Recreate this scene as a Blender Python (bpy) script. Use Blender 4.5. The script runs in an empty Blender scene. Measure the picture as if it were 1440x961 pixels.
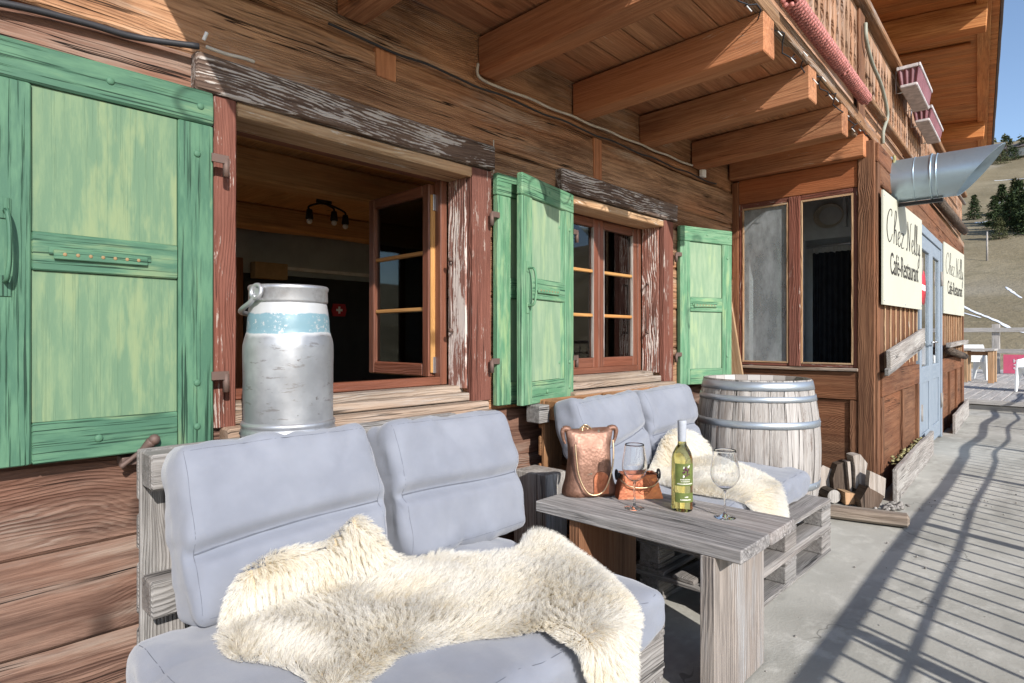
import bpy, bmesh, math, random
import numpy as np
from mathutils import Matrix, Vector, noise as mnoise

random.seed(7); rng = np.random.default_rng(7)
scene = bpy.context.scene
COL = scene.collection
R = math.radians
WM = {}                                   # world matrices, kept by hand

# ----------------------------------------------------------------------------------------------- node helpers
class NT:
    def __init__(s, mat):
        s.t = mat.node_tree; s.n = s.t.nodes; s.l = s.t.links
    def new(s, typ, **kw):
        nd = s.n.new(typ)
        for k, v in kw.items(): setattr(nd, k, v)
        return nd
    def put(s, inp, v):
        if isinstance(v, bpy.types.NodeSocket): s.l.new(v, inp)
        elif v is not None:
            if inp.type == 'RGBA' and len(v) == 3: v = (*v, 1)
            inp.default_value = v
    def math(s, op, a, b=None, c=None, clamp=False):
        nd = s.new('ShaderNodeMath', operation=op, use_clamp=clamp)
        for i, v in enumerate((a, b, c)):
            if v is not None: s.put(nd.inputs[i], v)
        return nd.outputs[0]
    def vmul(s, v, k):
        nd = s.new('ShaderNodeVectorMath', operation='MULTIPLY'); s.put(nd.inputs[0], v); s.put(nd.inputs[1], k); return nd.outputs[0]
    def vadd(s, v, k):
        nd = s.new('ShaderNodeVectorMath', operation='ADD'); s.put(nd.inputs[0], v); s.put(nd.inputs[1], k); return nd.outputs[0]
    def noise(s, v, scale=1.0, detail=3.0, rough=.55, dist=0.0):
        nd = s.new('ShaderNodeTexNoise'); s.put(nd.inputs['Vector'], v)
        nd.inputs['Scale'].default_value = scale; nd.inputs['Detail'].default_value = detail
        nd.inputs['Roughness'].default_value = rough; nd.inputs['Distortion'].default_value = dist
        return nd.outputs['Fac']
    def voro(s, v, scale=1.0, feature='F1', out='Distance', rnd=1.0):
        nd = s.new('ShaderNodeTexVoronoi', feature=feature); s.put(nd.inputs['Vector'], v)
        nd.inputs['Scale'].default_value = scale; nd.inputs['Randomness'].default_value = rnd
        return nd.outputs[out]
    def step(s, v, lo, hi, a=0.0, b=1.0):
        nd = s.new('ShaderNodeMapRange', interpolation_type='SMOOTHSTEP')
        s.put(nd.inputs[0], v); nd.inputs[1].default_value = lo; nd.inputs[2].default_value = hi
        nd.inputs[3].default_value = a; nd.inputs[4].default_value = b
        return nd.outputs[0]
    def mix(s, f, a, b, mode='MIX'):
        nd = s.new('ShaderNodeMix', data_type='RGBA', blend_type=mode)
        s.put(nd.inputs[0], f); s.put(nd.inputs[6], a); s.put(nd.inputs[7], b); return nd.outputs[2]
    def bump(s, h, strength=.3, dist=.01):
        nd = s.new('ShaderNodeBump'); nd.inputs['Strength'].default_value = strength
        nd.inputs['Distance'].default_value = dist; s.put(nd.inputs['Height'], h); return nd.outputs[0]
    def attr(s, name='gc'):
        return s.new('ShaderNodeAttribute', attribute_name=name).outputs['Vector']
    def objco(s):
        return s.new('ShaderNodeTexCoord').outputs['Object']

def mat_base(name):
    m = bpy.data.materials.new(name); m.use_nodes = True
    t = NT(m); b = t.n['Principled BSDF']
    return m, t, b

def setp(b, t, **kw):
    names = dict(color='Base Color', rough='Roughness', metal='Metallic', normal='Normal', spec='Specular IOR Level',
                 trans='Transmission Weight', ior='IOR', sheen='Sheen Weight', coat='Coat Weight', alpha='Alpha')
    for k, v in kw.items(): t.put(b.inputs[names[k]], v)

def wood(name, dark, light, ring=110., knot=1.0, crack=.5, grey=0.0, greycol=(.36, .34, .32), flake=None, rough=.78, bump=.5, tone=.5, spec=.2, lines=.5, ridge=0.0, hueamt=.45, stain=.45):
    """weathered wood; grain runs along gc.x (metres); ring = growth lines per metre across the face"""
    m, t, b = mat_base(name)
    v = t.attr('gc')
    sep = t.new('ShaderNodeSeparateXYZ'); t.put(sep.inputs[0], v)
    big = t.noise(t.vmul(v, (.7, 3.2, 3.2)), 1, 3)
    warp = t.noise(t.vmul(v, (1.1, 3.6, 3.6)), 1, 3, .45)
    warp2 = t.noise(t.vadd(t.vmul(v, (3.5, 24, 24)), (3, 3, 3)), 1, 4, .6)
    kv = t.vadd(t.vmul(v, (1.9, 4.4, 1.1)), t.vmul(t.new('ShaderNodeCombineXYZ').outputs[0], (1, 1, 1)))
    kd = t.voro(kv, 1.0)
    kn = t.step(kd, .05, .11, 1, 0)
    halo = t.step(kd, .0, .42, 1, 0)
    ph = t.math('ADD', t.math('MULTIPLY', sep.outputs[1], ring), t.math('MULTIPLY', sep.outputs[2], ring * .7))
    ph = t.math('ADD', ph, t.math('MULTIPLY', warp, ring * .11))
    ph = t.math('ADD', ph, t.math('MULTIPLY', warp2, 2.6))
    ph = t.math('ADD', ph, t.math('MULTIPLY', t.math('MULTIPLY', halo, halo), ring * .030 * knot))
    rv = t.math('SINE', t.math('MULTIPLY', ph, 6.283))
    rv = t.step(rv, -1.0, .9)
    rmask = t.step(t.noise(t.vadd(t.vmul(v, (1.1, 5, 5)), (6, 2, 9)), 1, 2), .30, .66)
    rl = t.math('ADD', t.math('MULTIPLY', t.math('SUBTRACT', rv, .5), rmask), .5)
    fiber = t.noise(t.vmul(v, (6, 210, 210)), 1, 3, .65)
    fib2 = t.noise(t.vadd(t.vmul(v, (2.0, 55, 55)), (1, 5, 2)), 1, 4, .72)
    crn = t.noise(t.vadd(t.vmul(v, (.55, 30, 30)), (3, 7, 1)), 1, 3, .5)
    crk = t.math('MULTIPLY', t.step(t.math('ABSOLUTE', t.math('SUBTRACT', crn, .5)), .004, .014, 1, 0), t.step(t.noise(t.vadd(t.vmul(v, (1.4, 6, 6)), (9, 1, 1)), 1, 2), .52, .60))
    crk = t.math('MULTIPLY', crk, crack)
    f = t.math('ADD', t.math('MULTIPLY', rl, lines * .62), t.math('MULTIPLY', t.step(fib2, .30, .70), .95 - lines * .62))
    f = t.math('ADD', f, t.math('MULTIPLY', t.math('SUBTRACT', fiber, .5), .55))
    f = t.math('ADD', f, t.math('MULTIPLY', t.math('SUBTRACT', big, .5), 1.7 * tone), clamp=True)
    col = t.mix(f, dark, light)
    hue = t.noise(t.vadd(t.vmul(v, (.5, 2.6, 2.6)), (11, 3, 5)), 1, 3)
    col = t.mix(t.math('MULTIPLY', t.step(hue, .35, .75), hueamt), col, tuple(min(1, c * k) for c, k in zip(light, (1.1, .72, .52))))
    st = t.noise(t.vadd(t.vmul(v, (1.6, 6, 6)), (7, 4, 13)), 1, 6, .7)
    col = t.mix(t.math('MULTIPLY', t.step(st, .42, .76), stain), col, tuple(c * .55 for c in dark))
    if grey > 0:
        g = t.noise(t.vadd(t.vmul(v, (1.0, 7, 7)), (2, 9, 4)), 1, 5, .7)
        g = t.math('MULTIPLY', t.step(g, .60 - .35 * grey, .76 - .25 * grey), min(1, .5 + grey * .5))
        g = t.math('MULTIPLY', g, t.step(t.math('ADD', t.math('MULTIPLY', rl, .6), t.math('MULTIPLY', fib2, .6)), .3, .8, .1, 1))
        col = t.mix(g, col, greycol)
    if flake:
        fc, amt = flake
        fl = t.noise(t.vadd(t.vmul(v, (5, 26, 26)), (5, 1, 8)), 1, 6, .75)
        fl = t.math('ADD', fl, t.math('MULTIPLY', t.math('SUBTRACT', big, .5), .45))
        fl = t.math('ADD', fl, t.math('MULTIPLY', t.math('SUBTRACT', rl, .5), .16))
        fl = t.step(fl, .70 - amt * .3, .77 - amt * .3)
        col = t.mix(t.math('MULTIPLY', fl, .9), col, fc)
    col = t.mix(t.math('MULTIPLY', kn, .8 * min(1, knot)), col, tuple(c * .4 for c in dark))
    col = t.mix(crk, col, tuple(c * .08 for c in dark))
    h = t.math('ADD', t.math('MULTIPLY', rl, .55 + ridge), t.math('MULTIPLY', fiber, .4))
    h = t.math('ADD', h, t.math('MULTIPLY', fib2, .6))
    h = t.math('SUBTRACT', h, t.math('MULTIPLY', crk, 1.6))
    setp(b, t, color=col, rough=t.math('ADD', rough - .1, t.math('MULTIPLY', fiber, .2)), normal=t.bump(h, bump, .006), spec=spec)
    return m

def painted(name, base, alt, worn, crackcol, grain=1.0, wornamt=.4, rough=.55):
    """old paint over open-grained wood"""
    m, t, b = mat_base(name)
    v = t.attr('gc')
    big = t.noise(t.vmul(v, (2.2, 9, 9)), 1, 4, .6)
    mid = t.noise(t.vadd(t.vmul(v, (5, 30, 30)), (4, 2, 2)), 1, 4, .65)
    col = t.mix(t.step(mid, .38, .66), base, alt)
    w = t.math('ADD', t.math('MULTIPLY', big, .75), t.math('MULTIPLY', mid, .35))
    col = t.mix(t.math('MULTIPLY', t.step(w, .66 - wornamt * .25, .78 - wornamt * .2), .8), col, worn)
    fib = t.noise(t.vmul(v, (2.6, 150, 150)), 1, 3, .6)
    line = t.step(fib, .55, .64)
    gate = t.step(t.noise(t.vadd(t.vmul(v, (2, 7, 7)), (8, 8, 1)), 1, 2), .28, .52)
    line = t.math('MULTIPLY', t.math('MULTIPLY', line, gate), grain, clamp=True)
    col = t.mix(line, col, crackcol)
    kd = t.voro(t.vmul(v, (1.5, 5.2, 2.2)), 1.0)
    kn = t.math('SUBTRACT', t.step(kd, .13, .16, 1, 0), t.step(kd, .10, .13, 1, 0))
    col = t.mix(t.math('MULTIPLY', kn, .6 * grain, clamp=True), col, crackcol)
    h = t.math('SUBTRACT', t.math('MULTIPLY', mid, .3), line)
    setp(b, t, color=col, rough=t.math('ADD', rough, t.math('MULTIPLY', mid, .2)), normal=t.bump(h, .55, .004), spec=.35)
    return m

def metalmat(name, col, rough=.4, dirt=.3, dirtcol=(.1, .08, .07), metal=1.0, scale=18, bump=.15):
    m, t, b = mat_base(name)
    v = t.objco()
    n = t.noise(v, scale, 5, .65); n2 = t.noise(v, scale * .22, 3)
    f = t.math('MULTIPLY', t.step(t.math('ADD', t.math('MULTIPLY', n, .6), t.math('MULTIPLY', n2, .5)), .5, .72), dirt)
    setp(b, t, color=t.mix(f, col, dirtcol), metal=metal, rough=t.math('ADD', rough - .1, t.math('MULTIPLY', n, .25)),
         normal=t.bump(n, bump, .004))
    return m

def plain(name, col, rough=.6, var=.12, scale=12, bump=.1, spec=.3, metal=0.):
    m, t, b = mat_base(name)
    n = t.noise(t.objco(), scale, 4, .6)
    c2 = tuple(c * (1 - var * 2) for c in col)
    setp(b, t, color=t.mix(t.step(n, .3, .7), c2, col), rough=rough, normal=t.bump(n, bump, .004), spec=spec, metal=metal)
    return m

# ----------------------------------------------------------------------------------------------- materials
M = {}
M['log_low'] = wood('log wood sunburnt', (.070, .036, .026), (.245, .148, .108), ring=130, lines=.34, crack=1.0, grey=.40, greycol=(.30, .245, .20), bump=.75, tone=.7, ridge=.1, stain=.6)
M['log_up'] = wood('log wood amber', (0.121, 0.060, 0.033), (0.494, 0.293, 0.167), ring=140, lines=.40, crack=.95, grey=.25, greycol=(0.460, 0.380, 0.299), bump=.9, tone=.85, stain=.75)
M['joist'] = wood('joist wood', (.235, .098, .048), (.50, .245, .125), ring=110, lines=.3, crack=.45, bump=.35, tone=.65, knot=.8, flake=((.50, .36, .26), -.08))
M['ceiling'] = wood('balcony underside boards', (.26, .118, .062), (.55, .285, .15), ring=90, lines=.25, crack=.3, bump=.25, tone=.8, knot=.7, flake=((.58, .44, .32), -.06))
M['soffit'] = wood('roof boarding', (0.310, 0.115, 0.041), (0.644, 0.316, 0.121), ring=70, lines=.3, knot=1.2, crack=.25, bump=.25, tone=.7)
M['casing'] = wood('red casing worn', (.115, .045, .033), (.215, .092, .068), ring=100, crack=.6, flake=((.42, .345, .30), .26), bump=.8)
M['reveal'] = wood('red reveal peeling', (0.169, 0.074, 0.057), (0.317, 0.169, 0.135), ring=80, lines=.6, crack=.6, flake=((0.675, 0.594, 0.540), .62), bump=.9)
M['lintel'] = wood('lintel wood bleached', (.060, .038, .030), (.20, .135, .10), ring=110, crack=.6, flake=((.52, .47, .43), .50), bump=.9, grey=.3, greycol=(.33, .29, .26), hueamt=.10)
M['trim'] = wood('pale head trim', (0.252, 0.149, 0.077), (0.540, 0.387, 0.243), ring=100, crack=.6, flake=((0.558, 0.495, 0.414), .15), bump=.6)
M['sill'] = wood('sill wood', (0.183, 0.133, 0.097), (0.426, 0.337, 0.259), ring=120, lines=.55, crack=.8, grey=.4, greycol=(0.365, 0.332, 0.298), bump=.8)
M['pallet'] = wood('grey pallet wood', (0.128, 0.119, 0.111), (0.356, 0.338, 0.319), ring=120, lines=.5, crack=.8, tone=.45, bump=.8, grey=.25, greycol=(0.394, 0.372, 0.351), hueamt=.10)
M['palletwarm'] = wood('warm pallet wood', (.18, .085, .038), (.40, .22, .11), ring=110, crack=.6, bump=.6)
M['table'] = wood('grey table wood', (0.109, 0.102, 0.099), (0.459, 0.433, 0.415), ring=75, lines=.5, crack=1.0, tone=.5, bump=.8, hueamt=.10)
M['tableleg'] = wood('table leg wood', (0.154, 0.133, 0.118), (0.394, 0.339, 0.296), ring=70, lines=.6, crack=.6, tone=.5, bump=.6, grey=.45, greycol=(0.333, 0.339, 0.345), hueamt=.10)
M['pine'] = wood('indoor pine', (.42, .230, .090), (.68, .42, .19), ring=60, lines=.35, crack=.25, bump=.2, rough=.6)
M['sash'] = wood('sash varnish', (.095, .034, .020), (.215, .085, .050), ring=90, lines=.35, crack=.15, bump=.3, rough=.42, spec=.45)
M['sashbar'] = wood('sash edge pine', (.34, .165, .055), (.55, .31, .115), ring=100, crack=.1, bump=.2, rough=.5)
M['bay'] = wood('bay cladding', (.085, .037, .021), (.250, .128, .070), ring=130, lines=.5, crack=.7, bump=.7, tone=.6)
M['bayorange'] = wood('bay upper cladding', (.19, .066, .028), (.37, .150, .066), ring=90, lines=.3, crack=.4, bump=.3, tone=.6)
M['parapet'] = wood('parapet boards', (0.194, 0.106, 0.065), (0.525, 0.344, 0.225), ring=90, crack=.8, grey=.35, greycol=(0.525, 0.425, 0.362), bump=.7)
M['railwood'] = wood('rail wood', (.135, .068, .034), (.34, .21, .118), ring=100, crack=.8, grey=.35, bump=.6)
M['mudsill'] = wood('mudsill board', (0.169, 0.152, 0.138), (0.413, 0.381, 0.350), ring=80, crack=.8, grey=.5, greycol=(0.475, 0.450, 0.413), bump=.7, hueamt=.10)
M['deck'] = wood('deck boards', (.27, .255, .24), (.52, .50, .47), ring=80, crack=.6, bump=.4, hueamt=.10)
M['oak'] = wood('bleached oak staves', (.150, .118, .098), (.455, .425, .395), ring=150, lines=.4, crack=1.0, tone=.6, grey=.7, greycol=(.48, .455, .43), flake=((.13, .075, .055), .10), bump=.8, hueamt=.05, stain=.35)
M['kerb'] = wood('old kerb timber', (.12, .098, .078), (.34, .29, .235), ring=110, crack=1.0, grey=.4, greycol=(.36, .33, .29), bump=1.0, hueamt=.2)
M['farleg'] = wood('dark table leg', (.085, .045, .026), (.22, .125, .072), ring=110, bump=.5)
M['firewood'] = wood('firewood split', (0.264, 0.222, 0.186), (0.516, 0.468, 0.420), ring=110, crack=.5, bump=.6, hueamt=.10)
M['bark'] = wood('firewood bark', (.040, .032, .026), (.155, .125, .10), ring=120, crack=1.0, bump=1.0)
M['postgrey'] = wood('railing wood', (.22, .19, .165), (.40, .36, .32), ring=100, bump=.4)
G_BASE, G_ALT, G_WORN, G_CRK = (.050, .128, .078), (.085, .185, .108), (.175, .235, .120), (.008, .034, .018)
M['green'] = painted('green shutter frame paint', G_BASE, G_ALT, G_WORN, G_CRK, 1.0, .25)
M['greenpanel'] = painted('green shutter panel paint', (.108, .185, .108), (.158, .232, .128), (.205, .258, .130), (.045, .10, .06), .16, .45)
M['greenpale'] = painted('pale green shutter paint', (.098, .228, .125), (.172, .300, .178), (.26, .37, .18), (.012, .05, .028), .9, .3)
M['greenpalepanel'] = painted('pale green panel paint', (.190, .288, .182), (.252, .340, .218), (.29, .375, .21), (.06, .15, .09), .12, .4)
M['bluedoor'] = painted('pale blue door paint', (.210, .250, .295), (.245, .285, .33), (.31, .335, .365), (.16, .2, .25), .25, .1)
M['iron'] = metalmat('rusty iron', (.13, .085, .07), .65, .6, (.20, .085, .045), metal=.35)
M['blackmetal'] = plain('black painted metal', (.02, .02, .022), .45)
M['hoop'] = metalmat('galvanised hoop', (.44, .48, .52), .42, .35, (.20, .20, .21), metal=.75, scale=9)
M['duct'] = metalmat('galvanised duct', (.46, .58, .66), .36, .45, (.20, .23, .26), metal=.85, scale=5)
M['chrome'] = metalmat('bright steel', (.55, .55, .56), .3, .2, metal=.9)
M['cable'] = plain('dark cable', (.035, .035, .04), .5)
M['cablegrey'] = plain('pale cable', (.55, .50, .43), .5)
M['hose'] = plain('grey-green hose', (.30, .30, .24), .5)
M['white'] = plain('white plastic', (.80, .80, .78), .35, .04)
M['plasterblue'] = plain('blue-grey plaster', (.36, .40, .42), .8, .1, 4)
M['board'] = plain('chalkboard', (.020, .022, .024), .55, .2, 6)
M['darkroom'] = plain('dark room wall', (.055, .050, .046), .8, .2, 5)
M['tv'] = plain('dark screen', (.008, .009, .010), .2)
M['chalk'] = plain('chalk', (.55, .55, .53), .9)
M['boxcard'] = plain('brown card', (.30, .20, .10), .8)
M['flagred'] = plain('flag red', (.36, .025, .035), .7)
M['flagwhite'] = plain('flag white', (.75, .75, .75), .7)
M['redsign'] = plain('sign red', (.66, .035, .06), .4)
M['ink'] = plain('sign ink', (.035, .030, .028), .6)
M['signboard'] = plain('cream sign board', (.54, .53, .435), .5, .03, 3, .02)
M['curtain'] = plain('black curtain', (.030, .033, .038), .6, .2)
M['greybox'] = plain('grey inner wall', (.58, .60, .61), .7, .08)
M['garland'] = plain('red berries', (.60, .23, .20), .45, .3, 60)
M['pinkpot'] = plain('faded maroon plastic', (.23, .095, .11), .45, .15)
M['pinkrim'] = plain('dusty white plastic', (.60, .55, .54), .6, .2, 16)
M['moss'] = plain('yellow foam', (.40, .36, .17), .9, .4, 40, .6)
M['rubble'] = plain('rubble', (.36, .33, .30), .9, .35, 40, .6)
M['bannerpink'] = plain('pink banner', (.58, .10, .17), .6, .05)
M['glasspane'] = None

def m_glass():
    m, t, b = mat_base('window pane'); t.n.remove(b)
    fr = t.new('ShaderNodeFresnel'); fr.inputs[0].default_value = 1.5
    tr = t.new('ShaderNodeBsdfTransparent'); tr.inputs[0].default_value = (.90, .93, .92, 1)
    gl = t.new('ShaderNodeBsdfGlossy'); gl.inputs['Roughness'].default_value = .02
    mx = t.new('ShaderNodeMixShader')
    t.put(mx.inputs[0], t.math('MULTIPLY', fr.outputs[0], 1.6, clamp=True)); t.l.new(tr.outputs[0], mx.inputs[1]); t.l.new(gl.outputs[0], mx.inputs[2])
    t.l.new(mx.outputs[0], t.n['Material Output'].inputs[0]); return m
M['glasspane'] = m_glass()

def m_painted_reflection():  # patchy grey film painted over the glass in place of a pale reflection
    m, t, b = mat_base('pane with painted reflection'); 
    fr = t.new('ShaderNodeFresnel'); fr.inputs[0].default_value = 1.5
    tr = t.new('ShaderNodeBsdfTransparent'); tr.inputs[0].default_value = (.75, .80, .80, 1)
    gl = t.new('ShaderNodeBsdfGlossy'); gl.inputs['Roughness'].default_value = .04
    n = t.noise(t.vmul(t.objco(), (1, 3.0, 1.4)), 2.2, 5, .65)
    n2 = t.noise(t.objco(), 45, 4, .7)
    setp(b, t, color=(.34, .37, .38), rough=.8)
    mx = t.new('ShaderNodeMixShader'); mx2 = t.new('ShaderNodeMixShader')
    t.put(mx.inputs[0], t.math('MULTIPLY', fr.outputs[0], 1.5, clamp=True)); t.l.new(tr.outputs[0], mx.inputs[1]); t.l.new(gl.outputs[0], mx.inputs[2])
    t.put(mx2.inputs[0], t.math('ADD', t.step(n, .35, .75, .30, .72), t.math('MULTIPLY', n2, .12))); t.l.new(mx.outputs[0], mx2.inputs[1]); t.l.new(b.outputs[0], mx2.inputs[2])
    t.l.new(mx2.outputs[0], t.n['Material Output'].inputs[0]); return m
M['dusty'] = m_painted_reflection()

def m_trans(name, col, ior=1.5, rough=.0):
    m, t, b = mat_base(name); setp(b, t, color=col, trans=1.0, ior=ior, rough=rough); return m
M['crystal'] = m_trans('crystal glass', (1, 1, 1), 1.45)
M['wine'] = m_trans('white wine in glass', (.86, .80, .30), 1.45)

def m_fabric():
    m, t, b = mat_base('grey-blue cushion fabric'); v = t.objco()
    w = t.noise(v, 700, 2, .6); n = t.noise(v, 5, 4, .6); st = t.noise(v, 22, 3, .6)
    col = t.mix(t.step(n, .3, .75), (.190, .202, .238), (.236, .249, .287))
    col = t.mix(t.math('MULTIPLY', t.step(st, .6, .75), .12), col, (.28, .275, .285))
    h = t.math('ADD', t.math('MULTIPLY', w, .25), t.math('MULTIPLY', n, .9))
    setp(b, t, color=col, rough=.9, normal=t.bump(h, .35, .012), sheen=.3, spec=.1); return m
M['fabric'] = m_fabric()
M['seam'] = plain('seam thread', (.13, .14, .17), .9)

def m_fleece():
    m, t, b = mat_base('cream fleece'); v = t.objco()
    n = t.noise(v, 5.5, 3, .6)
    geo = t.new('ShaderNodeNewGeometry')
    rnd = geo.outputs['Random Per Island']
    col = t.mix(t.step(n, .38, .70), (.92, .895, .84), (.91, .86, .75))
    col = t.mix(t.math('MULTIPLY', rnd, .45), col, (.94, .925, .89))
    df = t.new('ShaderNodeBsdfDiffuse'); t.put(df.inputs[0], col)
    tl = t.new('ShaderNodeBsdfTranslucent'); t.put(tl.inputs[0], col)
    mx = t.new('ShaderNodeMixShader'); mx.inputs[0].default_value = .58
    t.l.new(df.outputs[0], mx.inputs[1]); t.l.new(tl.outputs[0], mx.inputs[2])
    t.n.remove(b); t.l.new(mx.outputs[0], t.n['Material Output'].inputs[0]); return m
M['fleece'] = m_fleece()
M['hide'] = plain('sheepskin hide', (.52, .43, .30), .9)

def m_can():
    m, t, b = mat_base('old aluminium with paint'); v = t.objco()
    sep = t.new('ShaderNodeSeparateXYZ'); t.put(sep.inputs[0], v); z = sep.outputs[2]
    n = t.noise(v, 30, 5, .7); n2 = t.noise(v, 6, 4, .6)
    sc = t.noise(t.vmul(v, (14, 14, 60)), 1, 5, .7); sc2 = t.noise(t.vmul(v, (70, 70, 12)), 1, 3, .65)
    zz = t.math('ADD', z, t.math('MULTIPLY', t.math('SUBTRACT', n2, .5), .035))
    band = t.math('MULTIPLY', t.step(zz, .332, .336), t.step(zz, .392, .396, 1, 0))
    whit = t.math('MULTIPLY', t.step(zz, .318, .332), t.step(zz, .452, .458, 1, 0))
    alu = t.mix(t.step(n2, .35, .7), (.27, .275, .285), (.42, .425, .435))
    alu = t.mix(t.math('MULTIPLY', t.step(sc, .585, .66), .6), alu, (.16, .14, .13))
    alu = t.mix(t.math('MULTIPLY', t.step(n, .66, .70), .7), alu, (.10, .08, .075))
    chip = t.step(t.noise(v, 70, 5, .75), .54, .60)
    chipreg = t.step(t.noise(v, 9, 2), .46, .56)
    chipm = t.math('MULTIPLY', chip, chipreg)
    col = t.mix(t.math('MULTIPLY', whit, .8), alu, (.50, .50, .50))
    bl = t.math('MULTIPLY', band, t.math('SUBTRACT', 1.0, chipm))
    col = t.mix(bl, col, (.155, .26, .30))
    paint = t.math('MAXIMUM', t.math('MULTIPLY', whit, .7), bl)
    met = t.math('MULTIPLY', t.math('SUBTRACT', 1.0, paint), .55)
    setp(b, t, color=col, metal=met, rough=t.math('ADD', .33, t.math('MULTIPLY', n2, .25)), normal=t.bump(t.math('ADD', n2, t.math('MULTIPLY', n, .2)), .25, .006))
    return m
M['can'] = m_can()
M['canring'] = metalmat('aluminium ring', (.48, .485, .50), .4, .5, (.22, .2, .19), metal=.75, scale=30)

def m_copper(name, c1, c2, verd):
    m, t, b = mat_base(name); v = t.objco()
    n = t.noise(v, 14, 4, .6); h = t.voro(v, 85); g = t.noise(v, 22, 4, .6)
    col = t.mix(t.step(n, .35, .7), c1, c2)
    col = t.mix(t.math('MULTIPLY', t.step(g, .66, .72), verd), col, (.16, .26, .22))
    hh = t.math('ADD', t.math('MULTIPLY', h, .5), t.math('MULTIPLY', n, 1.0))
    setp(b, t, color=col, metal=.5, rough=.52, normal=t.bump(hh, .35, .006)); return m
M['copper'] = m_copper('hammered copper', (.175, .088, .058), (.31, .172, .122), .6)
M['copperred'] = m_copper('embossed red copper', (.30, .095, .045), (.52, .19, .095), .1)
M['brass'] = metalmat('brass wire', (.55, .40, .25), .35, .3)

def m_concrete():
    m, t, b = mat_base('terrace concrete'); v = t.objco()
    n = t.noise(v, .9, 5, .6); n2 = t.noise(v, 6, 5, .65); n3 = t.noise(v, 90, 3, .7); st = t.noise(t.vmul(v, (1, 2.2, 1)), 1.7, 4, .6)
    col = t.mix(t.step(n, .3, .7), (.30, .288, .250), (.43, .414, .368))
    col = t.mix(t.math('MULTIPLY', t.step(n2, .50, .66), .55), col, (.50, .482, .43))
    col = t.mix(t.math('MULTIPLY', t.step(st, .53, .66), .6), col, (.255, .245, .215))
    sp = t.step(t.voro(v, 17), .05, .07, 1, 0); spg = t.step(t.noise(v, 3, 2), .5, .6)
    col = t.mix(t.math('MULTIPLY', t.math('MULTIPLY', sp, spg), .7), col, (.62, .61, .57))
    col = t.mix(t.math('MULTIPLY', t.step(n3, .6, .75), .25), col, (.16, .155, .14))
    wv_ = t.new('ShaderNodeTexNoise'); t.put(wv_.inputs['Vector'], v); wv_.inputs['Scale'].default_value = 2.2; wv_.inputs['Detail'].default_value = 4
    ck = t.voro(t.vadd(t.vmul(v, (.42, .62, .5)), t.vmul(wv_.outputs['Color'], (.45, .45, 0))), 1.0, 'DISTANCE_TO_EDGE')
    ckm = t.math('MULTIPLY', t.step(ck, .0012, .0032, 1, 0), t.step(t.noise(v, 1.3, 2), .48, .58))
    col = t.mix(t.math('MULTIPLY', ckm, .6), col, (.13, .125, .11))
    setp(b, t, color=col, rough=.85, normal=t.bump(t.math('ADD', n3, t.math('MULTIPLY', n2, 1.5)), .28, .006), spec=.2); return m
M['concrete'] = m_concrete()

def m_hill():
    m, t, b = mat_base('autumn meadow'); v = t.objco()
    n = t.noise(v, .05, 5, .6); n2 = t.noise(v, .35, 6, .7); n3 = t.noise(v, 2.2, 4, .7)
    col = t.mix(t.step(n, .35, .68), (.165, .135, .085), (.255, .215, .145))
    col = t.mix(t.math('MULTIPLY', t.step(n2, .5, .72), .6), col, (.125, .11, .065))
    col = t.mix(t.math('MULTIPLY', t.step(n3, .5, .75), .35), col, (.32, .28, .20))
    g = t.step(t.noise(v, .028, 3), .58, .68)
    col = t.mix(t.math('MULTIPLY', g, .5), col, (.29, .26, .21))
    setp(b, t, color=col, rough=.95, normal=t.bump(t.math('ADD', n2, t.math('MULTIPLY', n3, .4)), .5, .5), spec=.05); return m
M['hill'] = m_hill()
M['snow'] = plain('old snow', (.82, .83, .85), .7, .06, .6)

def m_needles(name, c1, c2):
    m, t, b = mat_base(name)
    geo = t.new('ShaderNodeNewGeometry'); 
    col = t.mix(geo.outputs['Random Per Island'], c1, c2)
    setp(b, t, color=col, rough=.8, spec=.15); return m
M['needles'] = m_needles('spruce needles', (.020, .034, .016), (.065, .090, .034))
M['needlespale'] = m_needles('larch needles', (.045, .055, .026), (.12, .125, .055))
M['trunk'] = plain('trunk bark', (.10, .07, .05), .9)
M['housewhite'] = plain('far house plaster', (.70, .68, .64), .8)
M['roofgrey'] = plain('far house roof', (.16, .13, .12), .8)
M['chairwhite'] = plain('moulded white chair', (.80, .81, .80), .4, .04)
M['canvas'] = plain('maroon trim', (.3, .05, .06), .7)
M['labelgreen'] = plain('bottle label olive', (.135, .17, .045), .6, .15, 40)
M['capsule'] = plain('grey capsule', (.42, .44, .48), .4, .08, 30)
M['grape'] = plain('grape print', (.11, .03, .07), .6)
M['labelwhite'] = plain('label white', (.75, .73, .66), .6, .05)

# ----------------------------------------------------------------------------------------------- mesh builder
def frame_of(d, up=(0, 0, 1)):
    d = Vector(d).normalized(); up = Vector(up)
    s = up.cross(d)
    if s.length < 1e-4: s = Vector((0, 1, 0)).cross(d)
    s.normalize(); u = d.cross(s).normalized()
    return d, s, u

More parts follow.
